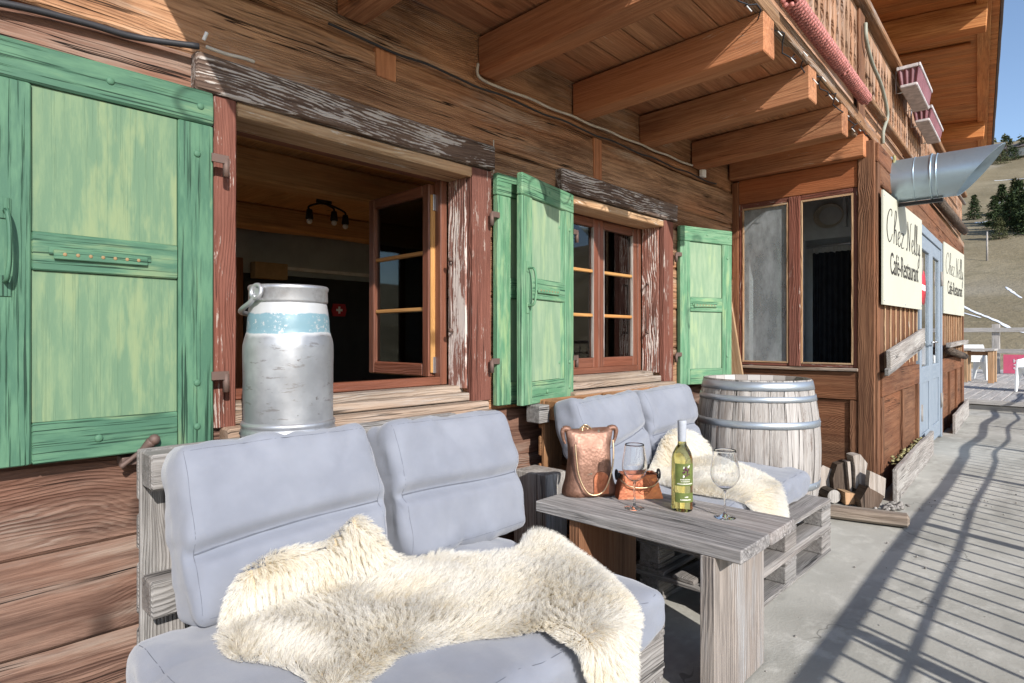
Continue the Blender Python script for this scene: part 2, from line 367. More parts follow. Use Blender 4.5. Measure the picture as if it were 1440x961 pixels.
class MB:
    def __init__(s):
        s.v = []; s.f = []; s.g = []; s.mi = []; s.sm = []
    def add(s, verts, faces, gc, mi=0, smooth=False):
        o = len(s.v); s.v += [tuple(p) for p in verts]; s.g += [tuple(p) for p in gc]
        s.f += [tuple(i + o for i in f) for f in faces]; s.mi += [mi] * len(faces); s.sm += [smooth] * len(faces)
        return s
    def beam(s, a, b, w, h, up=(0, 0, 1), seg=.12, jit=.0, ch=.004, mi=0, taper=1.0, hull=None):
        """chamfered timber from a to b; w across, h along up; grain runs a->b"""
        a = Vector(a); b = Vector(b); L = (b - a).length
        d, sd, u = frame_of(b - a, up)
        ch = min(ch, w * .35, h * .35)
        n = max(1, min(60, int(L / seg))) if jit > 0 else 1
        off = Vector((random.uniform(-40, 40), random.uniform(-9, 9), random.uniform(-9, 9)))
        x, y = w / 2, h / 2
        sec = [(-x + ch, -y), (x - ch, -y), (x, -y + ch), (x, y - ch), (x - ch, y), (-x + ch, y), (-x, y - ch), (-x, -y + ch)]
        st = [0.0] + [ch * .8 / L] + [i / n for i in range(1, n)] + [1 - ch * .8 / L] + [1.0] if L > ch * 4 else [0., 1.]
        vs, gs = [], []
        sx, sy = random.uniform(0, 90), random.uniform(0, 90)
        for k, q in enumerate(st):
            sh = 1.0
            if len(st) > 2 and k in (0, len(st) - 1): sh = None
            for (px, py) in sec:
                if sh is None: qx, qy = px * (1 - ch / max(x, .001)) , py * (1 - ch / max(y, .001))
                else: qx, qy = px, py
                k2 = 1 + (taper - 1) * q
                qx *= k2; qy *= k2
                jx = jy = 0
                if jit:
                    jx = jit * mnoise.noise((q * L * 2.2 + sx, px * 9, py * 9 + sy)); jy = jit * mnoise.noise((q * L * 2.2 + sy, px * 9 + sx, py * 9))
                vs.append(a + d * (q * L) + sd * (qx + jx) + u * (qy + jy))
                gs.append((q * L + off.x, px + off.y, py + off.z))
        fs = []
        m = len(sec)
        for k in range(len(st) - 1):
            for i in range(m):
                j = (i + 1) % m
                fs.append((k * m + i, k * m + j, (k + 1) * m + j, (k + 1) * m + i))
        fs.append(tuple(reversed(range(m)))); fs.append(tuple((len(st) - 1) * m + i for i in range(m)))
        return s.add(vs, fs, gs, mi)
    def box(s, lo, hi, axis='x', **kw):
        lo = Vector(lo); hi = Vector(hi); c = (lo + hi) / 2
        if axis == 'x': return s.beam((lo.x, c.y, c.z), (hi.x, c.y, c.z), hi.y - lo.y, hi.z - lo.z, (0, 0, 1), **kw)
        if axis == 'y': return s.beam((c.x, lo.y, c.z), (c.x, hi.y, c.z), hi.x - lo.x, hi.z - lo.z, (0, 0, 1), **kw)
        return s.beam((c.x, c.y, lo.z), (c.x, c.y, hi.z), hi.x - lo.x, hi.y - lo.y, (0, 1, 0), **kw)
    def tube(s, pts, r, n=8, mi=0, caps=True, closed=False):
        pts = [Vector(p) for p in pts]; N = len(pts)
        rs = r if isinstance(r, (list, tuple)) else [r] * N
        vs, gs = [], []; up = Vector((0, 0, 1)); prev = None; acc = 0
        for i, p in enumerate(pts):
            if closed: t = pts[(i + 1) % N] - pts[i - 1]
            else: t = pts[min(i + 1, N - 1)] - pts[max(i - 1, 0)]
            t.normalize()
            if prev is None:
                ref = up if abs(t.z) < .9 else Vector((1, 0, 0))
                a = ref.cross(t).normalized()
            else:
                a = (prev - t * prev.dot(t)).normalized()
            prev = a; b = t.cross(a)
            if i: acc += (pts[i] - pts[i - 1]).length
            for k in range(n):
                an = 2 * math.pi * k / n
                q = (a * math.cos(an) + b * math.sin(an)) * rs[i]
                vs.append(p + q); gs.append((acc, q.x, q.y + q.z))
        fs = []
        for i in range(N if closed else N - 1):
            i2 = (i + 1) % N
            for k in range(n):
                k2 = (k + 1) % n
                fs.append((i * n + k, i * n + k2, i2 * n + k2, i2 * n + k))
        if caps and not closed:
            fs.append(tuple(reversed(range(n)))); fs.append(tuple((N - 1) * n + k for k in range(n)))
        return s.add(vs, fs, gs, mi, True)
    def lathe(s, prof, c=(0, 0, 0), n=48, mi=0, smooth=True, cap0=False, cap1=False, gs_along_z=True, a0=0.0, a1=2 * math.pi):
        full = abs(a1 - a0 - 2 * math.pi) < 1e-6
        m = n if full else n + 1
        vs, gs = [], []
        for (r, z) in prof:
            for k in range(m):
                an = a0 + (a1 - a0) * k / n
                vs.append((c[0] + r * math.cos(an), c[1] + r * math.sin(an), c[2] + z)); gs.append((z, r * an, 0))
        fs = []
        for i in range(len(prof) - 1):
            for k in range(n):
                k2 = (k + 1) % m
                fs.append((i * m + k, i * m + k2, (i + 1) * m + k2, (i + 1) * m + k))
        if cap0: fs.append(tuple(reversed(range(m))))
        if cap1: fs.append(tuple((len(prof) - 1) * m + k for k in range(m)))
        return s.add(vs, fs, gs, mi, smooth)
    def ball(s, c, r, n=8, mi=0, sq=(1, 1, 1)):
        vs, fs = [], []
        rows = n
        for i in range(rows + 1):
            th = math.pi * i / rows
            for k in range(n * 2):
                an = math.pi * k / n
                vs.append((c[0] + r * sq[0] * math.sin(th) * math.cos(an), c[1] + r * sq[1] * math.sin(th) * math.sin(an), c[2] + r * sq[2] * math.cos(th)))
        m = n * 2
        for i in range(rows):
            for k in range(m):
                fs.append((i * m + k, (i + 1) * m + k, (i + 1) * m + (k + 1) % m, i * m + (k + 1) % m))
        return s.add(vs, fs, [(0, 0, 0)] * len(vs), mi, True)
    def prism(s, poly, y0, y1, mi=0, smooth=False, M4=None):
        """polygon in the x-z plane, extruded from y0 to y1"""
        n = len(poly); off = (random.uniform(-30, 30), random.uniform(-5, 5), 0)
        vs = [(p[0], y0, p[1]) for p in poly] + [(p[0], y1, p[1]) for p in poly]
        gs = [(v[2] + off[0], v[0] + off[1], v[1]) for v in vs]
        fs = [tuple(range(n)), tuple(reversed(range(n, 2 * n)))]
        ar = sum(poly[i][0] * poly[(i + 1) % n][1] - poly[(i + 1) % n][0] * poly[i][1] for i in range(n))
        if ar < 0: fs = [tuple(reversed(f)) for f in fs]
        for i in range(n):
            j = (i + 1) % n
            fs.append((i, n + i, n + j, j) if ar > 0 else (j, n + j, n + i, i))
        if M4 is not None: vs = [M4 @ Vector(v) for v in vs]
        return s.add(vs, fs, gs, mi, smooth)
    def build(s, name, mats, parent=None, F=None, recenter=True, autosmooth=None):
        if not isinstance(mats, (list, tuple)): mats = [mats]
        V = np.array(s.v, dtype=float)
        c = np.zeros(3)
        if recenter:
            lo = V.min(0); hi = V.max(0); c = np.array([(lo[0] + hi[0]) / 2, (lo[1] + hi[1]) / 2, lo[2]])
        me = bpy.data.meshes.new(name)
        me.from_pydata((V - c).tolist(), [], s.f)
        for m in mats: me.materials.append(m)
        me.polygons.foreach_set('material_index', s.mi); me.polygons.foreach_set('use_smooth', s.sm)
        at = me.attributes.new('gc', 'FLOAT_VECTOR', 'POINT'); at.data.foreach_set('vector', np.array(s.g, dtype=np.float32).ravel())
        me.update()
        o = bpy.data.objects.new(name, me); COL.objects.link(o)
        W = (F if F is not None else Matrix.Identity(4)) @ Matrix.Translation(Vector(c))
        place(o, W, parent); return o

def place(o, W, parent=None):
    WM[o.name] = W.copy()
    if parent is not None:
        o.parent = parent; o.matrix_basis = WM[parent.name].inverted() @ W
    else: o.matrix_basis = W
    return o
def empty(name, loc, rz=0):
    o = bpy.data.objects.new(name, None); COL.objects.link(o); o.empty_display_size = .2
    return place(o, Matrix.Translation(Vector(loc)) @ Matrix.Rotation(rz, 4, 'Z'))
def tag(o, label=None, cat=None, group=None, kind=None):
    if label: o['label'] = label
    if cat: o['category'] = cat
    if group: o['group'] = group
    if kind: o['kind'] = kind
    return o
def obj_from_bm(name, bm, mats, parent=None, W=None, smooth=True):
    me = bpy.data.meshes.new(name); bm.to_mesh(me); bm.free()
    if not isinstance(mats, (list, tuple)): mats = [mats]
    for m in mats: me.materials.append(m)
    if smooth: me.polygons.foreach_set('use_smooth', [True] * len(me.polygons))
    o = bpy.data.objects.new(name, me); COL.objects.link(o)
    return place(o, W or Matrix.Identity(4), parent)
def copy_tree(o, W, parent=None):
    c = o.copy(); COL.objects.link(c); 
    for k in list(c.keys()):
        pass
    place(c, W, parent)
    for ch in list(o.children):
        copy_tree(ch, W @ WM[o.name].inverted() @ WM[ch.name], c)
    return c
def one(name, a, b, w, h, mat, parent=None, F=None, **kw):
    return MB().beam(a, b, w, h, **kw).build(name, mat, parent, F)
def onebox(name, lo, hi, axis, mat, parent=None, F=None, **kw):
    return MB().box(lo, hi, axis, **kw).build(name, mat, parent, F)
def smoothpts(P, n=6, closed=False):
    P = [Vector(p) for p in P]; out = []; N = len(P)
    for i in range(N if closed else N - 1):
        p0 = P[(i - 1) % N] if closed or i > 0 else P[i]; p1 = P[i]; p2 = P[(i + 1) % N]
        p3 = P[(i + 2) % N] if closed or i + 2 < N else P[min(i + 1, N - 1)]
        for k in range(n):
            t = k / n
            out.append(.5 * ((2 * p1) + (p2 - p0) * t + (2 * p0 - 5 * p1 + 4 * p2 - p3) * t * t + (3 * p1 - p0 - 3 * p2 + p3) * t ** 3))
    if not closed: out.append(P[-1])
    return out

# ----------------------------------------------------------------------------------------------- setting: ground and hill
WY = 2.14                       # face of the log wall
BAY = Matrix.Translation((4.9, 1.09, 0)) @ Matrix.Rotation(math.atan(.045), 4, 'Z')   # frame of the bay front: x along, y into the house

g = MB()
nx, ny = 60, 26
xs = np.linspace(-9, 12.25, nx); ys = np.linspace(-1.25, 3.2, ny)
vs = [(x, y, .010 * mnoise.noise((x * .8, y * .8, 3)) - .006) for x in xs for y in ys]
fs = [(i * ny + j, (i + 1) * ny + j, (i + 1) * ny + j + 1, i * ny + j + 1) for i in range(nx - 1) for j in range(ny - 1)]
g.add(vs, fs, vs, 0, True)
o = g.build('terrace', M['concrete'], recenter=False); tag(o, 'grey stained concrete terrace running along the chalet front', 'terrace', kind='structure')

def hill_h(x, y):
    # a valley-side meadow climbing beyond the house
    d = x * .82 + y * .25
    t = max(0., d - 27)
    h = .235 * t + .00075 * t * t if t < 140 else .235 * 140 + .00075 * 140 * 140 + .46 * (t - 140) * max(0, 1 - (t - 140) / 240)
    h += min(1, t / 25) * (2.3 * mnoise.noise((x * .022, y * .022, 1)) + .7 * mnoise.noise((x * .07, y * .07, 5)))
    side = max(0., -y - 6)
    h -= min(26, side * .20) * (1 if d < 60 else max(0, 1 - (d - 60) / 90))
    up = max(0., y - 16); h += min(30, up * .12)
    return h - .62
g = MB()
gx = np.concatenate([np.linspace(-140, -12, 16), np.linspace(-9, 30, 20), np.linspace(33, 190, 70), np.linspace(200, 520, 26)])
gy = np.concatenate([np.linspace(-420, -60, 18), np.linspace(-52, 70, 62), np.linspace(80, 420, 22)])
vs = [(x, y, hill_h(x, y)) for x in gx for y in gy]; n2 = len(gy)
fs = [(i * n2 + j, (i + 1) * n2 + j, (i + 1) * n2 + j + 1, i * n2 + j + 1) for i in range(len(gx) - 1) for j in range(n2 - 1)]
g.add(vs, fs, vs, 0, True)
o = g.build('hillside', M['hill'], recenter=False); tag(o, 'dry brown autumn meadow climbing to a wooded ridge', 'hillside', kind='structure')

# snow left on the piste: narrow strips lying on the slope
def snow_strip(pts, w, label):
    g = MB(); P = smoothpts([(x, y, 0) for x, y in pts], 8); vs = []
    for i, p in enumerate(P):
        t = (P[min(i + 1, len(P) - 1)] - P[max(i - 1, 0)]).normalized(); s_ = Vector((-t.y, t.x, 0))
        ww = w * (.55 + .6 * abs(mnoise.noise((i * .31, p.x * .1, 2)))) * min(1, i / 2 + .15, (len(P) - 1 - i) / 2 + .15)
        for k in (-1, 0, 1):
            q = p + s_ * (k * ww / 2)
            vs.append((q.x, q.y, hill_h(q.x, q.y) + (.05 if k == 0 else .02)))
    fs = []
    for i in range(len(P) - 1):
        for k in range(2): fs.append((i * 3 + k, (i + 1) * 3 + k, (i + 1) * 3 + k + 1, i * 3 + k + 1))
    g.add(vs, fs, vs, 0, True); o = g.build('snow_strip', M['snow']); tag(o, label, 'snow', 'snow strips left on the slope', 'stuff')

# raised deck at the far end
dk = MB()
DX, DZ = 12.15, .16
ang = math.atan(.045)
for i in range(60):
    y = 5.4 - i * .15
    dk.beam((DX + .02, y, DZ - .016 + random.uniform(-.002, .002)), (24.0, y + .0, DZ - .016), .138, .03, ch=.004)
o = dk.build('deck_boards', M['deck']); tag(o, 'weathered grey plank deck one step above the terrace', 'deck', kind='structure')
o = MB().box((DX - .02, -3.4, .085), (DX + .015, 5.4, .158), 'y', jit=.004).box((DX + .04, -3.4, -.05), (DX + .07, 5.4, .07), 'y').build('deck_step', M['deck']); tag(o, 'grey timber front edge of the raised deck', 'step', kind='structure')

# ----------------------------------------------------------------------------------------------- the chalet
chalet = empty('chalet', (2.5, 2.14, 0))
tag(chalet, 'old timber chalet with log wall, green shutters, overhanging balcony and glazed bay', 'chalet')
def cpart(name, lo, hi, axis, mat, **kw): return onebox(name, lo, hi, axis, mat, chalet, **kw)

# log courses: z ranges
low = [(-.08, .252), (.258, .531), (.538, .79)]
for z0, z1 in low:
    cpart('wall_log', (-6.0, WY + random.uniform(-.004, .004), z0), (5.2, WY + .2, z1), 'x', M['log_low'], jit=.016, ch=.012, seg=.16)
mid = [(.793, 1.07), (1.073, 1.35), (1.353, 1.64), (1.643, 1.92), (1.923, 2.085)]
W1 = (.85, 1.945); W2 = (2.72, 3.735)
for z0, z1 in mid:
    for xa, xb in ((-6.0, W1[0] - .02), (W1[1] + .02, W2[0] - .02), (W2[1] + .02, 5.2)):
        dy = .006 if z0 > 1.9 else 0
        cpart('wall_log', (xa, WY + dy, z0), (xb, WY + .2, z1), 'x', M['log_low'] if xa < 0 else M['log_up'], jit=.012, ch=.010, seg=.16)
for z0, z1 in [(2.088, 2.347), (2.354, 2.67)]:
    cpart('wall_log', (-6.0, WY + (.0 if z0 < 2.2 else .008), z0), (5.2, WY + .2, z1), 'x', M['log_up'], jit=.016, ch=.012, seg=.16)
for k in range(10):
    z0 = 2.673 + k * .26
    cpart('wall_log', (-6.0, WY + .01, z0), (16.0, WY + .2, z0 + .257), 'x', M['log_up'], jit=.01, ch=.012, seg=.4)
# let-in patch and joint post
cpart('patch_block', (1.425, WY - .008, 2.238), (1.525, WY + .03, 2.36), 'z', M['joist'], ch=.003)
cpart('patch_block', (2.95, WY - .008, 2.10), (3.03, WY + .03, 2.345), 'z', M['joist'], ch=.003)
# inner lining so the log wall is closed
# interior room
room = empty
def rpart(name, lo, hi, axis, mat, **kw): return onebox(name, lo, hi, axis, mat, chalet, **kw)
rpart('room_floor', (-2.2, 2.34, -.03), (4.85, 5.6, .02), 'x', M['pine'])
ce = MB()
for i in range(18):
    ce.box((-2.2 + i * .395, 2.34, 2.245), (-2.2 + i * .395 + .39, 5.6, 2.27), 'y', ch=.006)
ce.build('room_ceiling', M['pine'], chalet)
for y in (2.62, 3.46, 4.90): rpart('ceiling_beam', (-2.2, y, 2.055), (4.85, y + .17, 2.243), 'x', M['pine'], jit=.012, ch=.014, seg=.25)
rpart('back_wall', (1.6, 5.38, 0.02), (4.85, 5.5, 2.243), 'x', M['plasterblue'])
rpart('back_wall', (-2.2, 5.38, 0.02), (1.598, 5.5, .75), 'x', M['plasterblue'])
rpart('back_wall', (-2.2, 5.38, 2.12), (1.598, 5.5, 2.243), 'x', M['plasterblue'])
for xa, xb in ((-2.2, -1.95), (-.55, -.05), (1.35, 1.598)): rpart('back_wall', (xa, 5.38, .752), (xb, 5.5, 2.118), 'z', M['plasterblue'])
for xa in (-1.95, -.05):  # windows added out of view so skylight reaches the ceiling
    f = MB(); f.box((xa, 5.41, .752), (xa + .06, 5.46, 2.118), 'z').box((xa + 1.34, 5.41, .752), (xa + 1.40, 5.46, 2.118), 'z').box((xa + .67, 5.41, .812), (xa + .73, 5.46, 2.058), 'z')
    f.box((xa + .061, 5.41, .752), (xa + 1.339, 5.46, .811), 'x').box((xa + .061, 5.41, 2.059), (xa + 1.339, 5.46, 2.118), 'x')
    f.box((xa + .061, 5.415, 1.42), (xa + .669, 5.455, 1.45), 'x').box((xa + .731, 5.415, 1.42), (xa + 1.339, 5.455, 1.45), 'x')
    bwn = f.build('added_rear_window', M['sash'], chalet)
    onebox('pane', (xa + .05, 5.432, .80), (xa + 1.35, 5.436, 2.07), 'x', M['glasspane'], bwn, ch=.0005)
rpart('end_wall', (4.74, 2.34, .02), (4.85, 5.38, 2.243), 'y', M['plasterblue'])
w = MB(); w.box((-2.3, 2.34, .02), (-2.2, 5.4, .6), 'y'); w.box((-2.3, 2.34, 2.15), (-2.2, 5.4, 2.27), 'y'); w.box((-2.3, 2.34, .6), (-2.2, 2.5, 2.15), 'z'); w.box((-2.3, 5.25, .6), (-2.2, 5.4, 2.15), 'z'); w.box((-2.28, 3.84, .6), (-2.22, 3.92, 2.15), 'z')  # unseen wall, its wide opening added to let skylight into the room
w.build('side_wall', M['plasterblue'], chalet)
onebox('wainscot', (1.62, 5.345, .3), (4.74, 5.378, 1.72), 'x', M['board'], chalet)
cb = onebox('chalkboard', (2.20, 5.31, .9), (2.95, 5.342, 1.65), 'x', M['board'], chalet)
o = MB().beam((2.56, 5.33, 1.785), (4.6, 5.33, 1.785), .03, .03).build('wall_rail', M['greybox'], chalet)
onebox('door_frame', (2.02, 5.28, .3), (2.18, 5.342, 1.84), 'z', M['bay'], chalet)

def text_mesh(name, body, size, mat, W, parent=None, sx=1.0, ext=.0008, shear=0.0):
    cu = bpy.data.curves.new(name, 'FONT'); cu.body = body; cu.size = size; cu.align_x = 'CENTER'; cu.align_y = 'CENTER'; cu.extrude = ext; cu.shear = shear
    tmp = bpy.data.objects.new(name + '_tmp', cu); COL.objects.link(tmp)
    bpy.context.view_layer.update()
    me = bpy.data.meshes.new_from_object(tmp.evaluated_get(bpy.context.evaluated_depsgraph_get()))
    bpy.data.objects.remove(tmp)
    me.materials.clear(); me.materials.append(mat)
    me.transform(Matrix.Diagonal((sx, 1, 1, 1)))
    o = bpy.data.objects.new(name, me); COL.objects.link(o)
    return place(o, W, parent)
FACE_Y = Matrix.Rotation(R(90), 4, 'X')      # text lying in x-z, facing -y
text_mesh('chalk_writing', 'Vins Suisses', .042, M['chalk'], Matrix.Translation((2.42, 5.308, 1.60)) @ Matrix.Rotation(R(-3), 4, 'Y') @ FACE_Y, cb, .85, shear=.25)

# things in the room
o = MB()
o.beam((2.25, 5.325, 1.70), (2.545, 5.325, 1.70), .10, .14, (0, 0, 1)); 
b_ = o.build('cardboard_box', M['boxcard'], F=Matrix.Translation((0, -.07, .04))); tag(b_, 'brown cardboard box above the chalkboard in the dark room', 'box')
hb = MB(); P = [(-.065, -.06), (.065, -.06), (.08, 0), (.065, .06), (-.065, .06), (-.08, 0)]
hb.prism(P, -.006, .006); 
fl = hb.build('flag', M['flagred'], F=Matrix.Translation((3.13, 5.33, 1.42)), recenter=False); tag(fl, 'small red flag with a white cross on the dark back wall', 'flag')
MB().box((-.034, -.009, -.011), (.034, -.0065, .011), 'x', ch=.001).box((-.011, -.0085, .0112), (.011, -.0066, .034), 'z', ch=.001).box((-.011, -.0085, -.034), (.011, -.0066, -.0112), 'z', ch=.001).build('cross', M['flagwhite'], fl, F=Matrix.Translation((3.13, 5.33, 1.42)))
# spot lamp under the ceiling
sl = empty('spot_lamp', (2.44, 4.38, 2.24)); tag(sl, 'black three-armed spotlight fitting under the pine ceiling indoors', 'ceiling lamp')
MB().lathe([(0, 0), (.06, 0), (.06, -.03), (0, -.03)], (2.44, 4.38, 2.243), 20).build('mount', M['blackmetal'], sl)
for i, (dx, dz) in enumerate(((-.15, -.03), (.06, -.015), (.16, -.03))):
    MB().tube(smoothpts([(2.44, 4.38, 2.215), (2.44 + dx * .5, 4.36, 2.20 + dz * .2), (2.44 + dx, 4.34, 2.19 + dz), (2.44 + dx, 4.33, 2.16 + dz)]), .008).build('arm', M['blackmetal'], sl)
    MB().lathe([(0, 0), (.022, 0), (.03, -.07), (.026, -.075), (.0, -.075)], (2.44 + dx, 4.33, 2.165 + dz), 14).build('shade', M['blackmetal'], sl)
    MB().ball((2.44 + dx, 4.33, 2.075 + dz), .022, 6).build('bulb', M['white'], sl)
# windows -----------------------------------------------------------------
def window(x0, x1, lx0, lx1, zt=1.957, zb=.905):
    """opening x0..x1 in the log wall: casing frame is the part, the rest hangs on it"""
    f = MB(); y = WY + .15; zt_, zb_ = 1.957, .918
    f.box((x0 + .004, y, zb_), (x0 + .045, y + .05, zt_), 'z'); f.box((x1 - .045, y, zb_), (x1 - .004, y + .05, zt_), 'z')
    f.box((x0 + .046, y, zt_ - .04), (x1 - .046, y + .05, zt_), 'x'); f.box((x0 + .046, y, zb_), (x1 - .046, y + .05, zb_ + .04), 'x')
    win = f.build('window', M['sash'], chalet)
    onebox('casing', (x0 - .075, WY - .03, zb - .06), (x0 - .002, WY + .012, zt + .004), 'z', M['casing'], win, jit=.003, ch=.004)
    onebox('casing', (x1 + .002, WY - .03, zb - .06), (x1 + .125, WY + .012, zt + .004), 'z', M['casing'], win, jit=.003, ch=.004)
    onebox('reveal', (x0 - .02, WY + .014, zb), (x0 + .004, WY + .145, zt), 'z', M['reveal'], win, jit=.002)
    onebox('reveal', (x1 - .004, WY + .014, zb), (x1 + .02, WY + .145, zt), 'z', M['reveal'], win, jit=.002)
    onebox('lintel', (lx0, WY - .045, zt + .008), (lx1, WY + .01, zt + .128), 'x', M['lintel'], win, jit=.006, ch=.006, seg=.1)
    MB().box((x0 + .003, WY - .022, zt - .043), (x1 + .02, WY + .145, zt + .004), 'x', jit=.003, ch=.006).build('head_trim', M['trim'], win)
    s1 = MB(); s1.box((x0 - .02, WY + .06, zb - .025), (x1 + .02, WY + .155, zb + .012), 'x', jit=.002)
    s1.box((x0 - .02, WY - .005, zb - .055), (x1 + .03, WY + .058, zb - .018), 'x', jit=.003)
    s1.box((x0 - .05, WY - .085, zb - .105), (x1 + .06, WY - .003, zb - .058), 'x', jit=.005, ch=.007)
    s1.build('sill', M['sill'], win)
    onebox('sill_beam', (lx0, WY - .065, zb - .205), (lx1, WY - .0, zb - .108), 'x', M['pallet'], win, jit=.007, ch=.01)
    return win
win1 = window(*W1, .714, 2.084)
win2 = window(*W2, 2.60, 3.90)
def sash(win, W, wd, ht, bars=2):
    """casement in its own frame: x 0..wd, z 0..ht, facing -y"""
    f = MB(); t_, d_ = .055, .045
    f.box((0, 0, 0), (t_, d_, ht), 'z', ch=.006); f.box((wd - t_, 0, 0), (wd, d_, ht), 'z', ch=.006)
    f.box((t_ + .0005, .001, 0), (wd - t_ - .0005, d_ - .001, t_ + .01), 'x', ch=.006); f.box((t_ + .0005, .001, ht - t_), (wd - t_ - .0005, d_ - .001, ht), 'x', ch=.006)
    s = f.build('sash', M['sash'], win, W)
    b = MB()
    for k in range(1, bars + 1):
        z = t_ + (ht - 2 * t_) * k / (bars + 1)
        b.box((t_, .004, z - .010), (wd - t_, .036, z + .010), 'x', ch=.004)
    b.build('glazing_bar', M['sashbar'], win, W)
    onebox('pane', (t_ - .005, .020, t_), (wd - t_ + .005, .024, ht - t_ + .003), 'x', M['glasspane'], win, W, ch=.0005)
    MB().box((t_ + .0003, -.0005, t_ + .012), (t_ + .006, .018, ht - t_ - .002), 'z', ch=.001).box((wd - t_ - .006, -.0005, t_ + .012), (wd - t_ - .0003, .018, ht - t_ - .002), 'z', ch=.001).build('glazing_bead', M['mudsill'], win, W)
    return s
sw = (W2[1] - W2[0] - .09 - .004) / 2
sash(win2, Matrix.Translation((W2[0] + .046, WY + .155, .955)), sw, .960)
sash(win2, Matrix.Translation((W2[0] + .048 + sw, WY + .155, .955)), sw, .960)
# window 1: right casement swung inwards about its hinge
sw1 = (W1[1] - W1[0] - .09) / 2
Ws = Matrix.Translation((W1[1] - .030, WY + .205, .955)) @ Matrix.Rotation(R(89), 4, 'Z')
sash(win1, Ws, sw1 + .04, .955)
MB().box((-.012, -.002, .02), (-.001, .04, .90), 'z').build('sash_edge', M['sashbar'], win1, Ws)
MB().box((-.018, .005, .02), (-.0125, .03, .10), 'z', ch=.001).box((-.018, .005, .82), (-.0125, .03, .90), 'z', ch=.001).build('hinge_plate', M['chrome'], win1, Ws)
for z in (1.18, 1.52):
    MB().tube([(W1[1] - .012, WY + .10, z), (W1[1] - .04, WY + .08, z + .004)], .006).ball((W1[1] - .045, WY + .078, z + .005), .012, 6).build('latch_hook', M['iron'], win1)
    MB().tube([(W2[1] - .012, WY + .10, z), (W2[1] - .03, WY + .08, z + .004)], .006).ball((W2[1] - .035, WY + .078, z + .005), .011, 6).build('latch_hook', M['iron'], win2)
MB().tube([(W1[1] - .03, WY + .10, 1.18), (W1[1] - .03, WY + .10, 1.52)], .004).build('latch_rod', M['iron'], win1)
MB().tube([(W2[1] - .025, WY + .10, 1.18), (W2[1] - .025, WY + .10, 1.52)], .004).build('latch_rod', M['iron'], win2)

# shutters ------------------------------------------------------------------
def shutter(W, wd, ht, fmat, pmat, label, hinge='R', handle=True, grille=True, stile=.105):
    """x 0..wd, z 0..ht, front face at y=0, back at y=.034"""
    f = MB(); T = .034; tr, br = .108, .112
    f.box((0, 0, 0), (stile, T, ht - tr - .001), 'z', jit=.002, ch=.004)
    f.box((wd - stile, 0, 0), (wd, T, ht - tr - .001), 'z', jit=.002, ch=.004)
    f.box((-.002, -.001, ht - tr), (wd + .002, T + .001, ht), 'x', jit=.003, ch=.006)
    f.box((stile + .001, .001, 0), (wd - stile - .001, T - .001, br), 'x', jit=.002, ch=.004)
    zm = ht * .463
    f.box((stile + .001, .001, zm), (wd - stile - .001, T - .001, zm + .105), 'x', jit=.002, ch=.004)
    s = f.build('shutter', fmat, chalet, W); s['label'] = label
    for z0, z1 in ((br + .001, zm - .001), (zm + .106, ht - tr - .001)):
        onebox('panel', (stile + .001, .012, z0), (wd - stile - .001, .026, z1), 'z', pmat, s, W, ch=.001)
    bo = [(wd * .5, ht - tr * .45), (wd - .04, ht - tr * .5), (wd - .05, ht - tr - .10), (wd - .05, .2), (wd - .05, .06), (wd * .45, .055)]
    for x, z in bo: MB().ball((x, -.001, z), .011, 6, sq=(1, .45, 1)).build('bolt_head', fmat, s, W)
    if grille:
        gx, gz = wd * .5 - .02, zm + .055
        m = MB(); m.box((gx - .125, -.004, gz - .010), (gx + .125, -.0005, gz + .010), 'x', ch=.001)
        m.box((gx - .115, -.010, gz - .022), (gx + .115, -.0045, gz + .004), 'x', ch=.002)
        gr = m.build('vent_grille', fmat, s, W)
        m = MB()
        for k in range(7): m.ball((gx - .09 + k * .03, -.0105, gz - .008), .0052, 5, sq=(1, .3, 1))
        m.build('vent_holes', M['sashbar'] if False else M['boxcard'], s, W)
    if handle:
        hx = .05
        m = MB(); m.tube(smoothpts([(hx, -.002, zm + .15), (hx, -.035, zm + .145), (hx + .004, -.045, zm + .10), (hx + .004, -.045, zm + .02), (hx, -.035, zm - .03), (hx, -.002, zm - .035)]), .006)
        m.box((hx - .012, -.004, zm + .13), (hx + .012, -.0008, zm + .185), 'z', ch=.001).box((hx - .012, -.004, zm - .075), (hx + .012, -.0008, zm - .02), 'z', ch=.001)
        m.build('pull_handle', fmat, s, W)
    hx = wd + .012 if hinge == 'R' else -.012; sg = 1 if hinge == 'R' else -1
    for z in (ht - .21, .22):
        m = MB(); m.box((min(hx - sg * .02, hx + sg * .035), -.008, z - .014), (max(hx - sg * .02, hx + sg * .035), -.002, z + .014), 'x', ch=.001)
        m.tube([(hx + sg * .028, .0, z - .055), (hx + sg * .028, .0, z + .005)], .011)
        m.build('hinge', M['iron'], s, W)
    return s
HT = 1.142
shutter(Matrix.Translation((.182, 2.066, .805)), .575, HT, M['green'], M['greenpanel'], 'dark green shutter lying open against the wall left of the milk can', 'R')
shutter(Matrix.Translation((2.088, 2.085, .815)), .52, HT, M['greenpale'], M['greenpalepanel'], 'pale green shutter half hidden behind the slanting one', 'L', handle=False, stile=.095)
a3 = R(11.2)
shutter(Matrix.Translation((2.165, 1.992, .815)) @ Matrix.Rotation(a3, 4, 'Z'), .555, HT, M['greenpale'], M['greenpalepanel'], 'pale green shutter slanting out beside the closed window', 'R', stile=.10)
shutter(Matrix.Translation((3.945, 2.10, .81)) @ Matrix.Rotation(R(-17), 4, 'Z'), .53, HT, M['greenpale'], M['greenpalepanel'], 'pale green shutter standing open behind the barrel', 'L', handle=False, stile=.10)
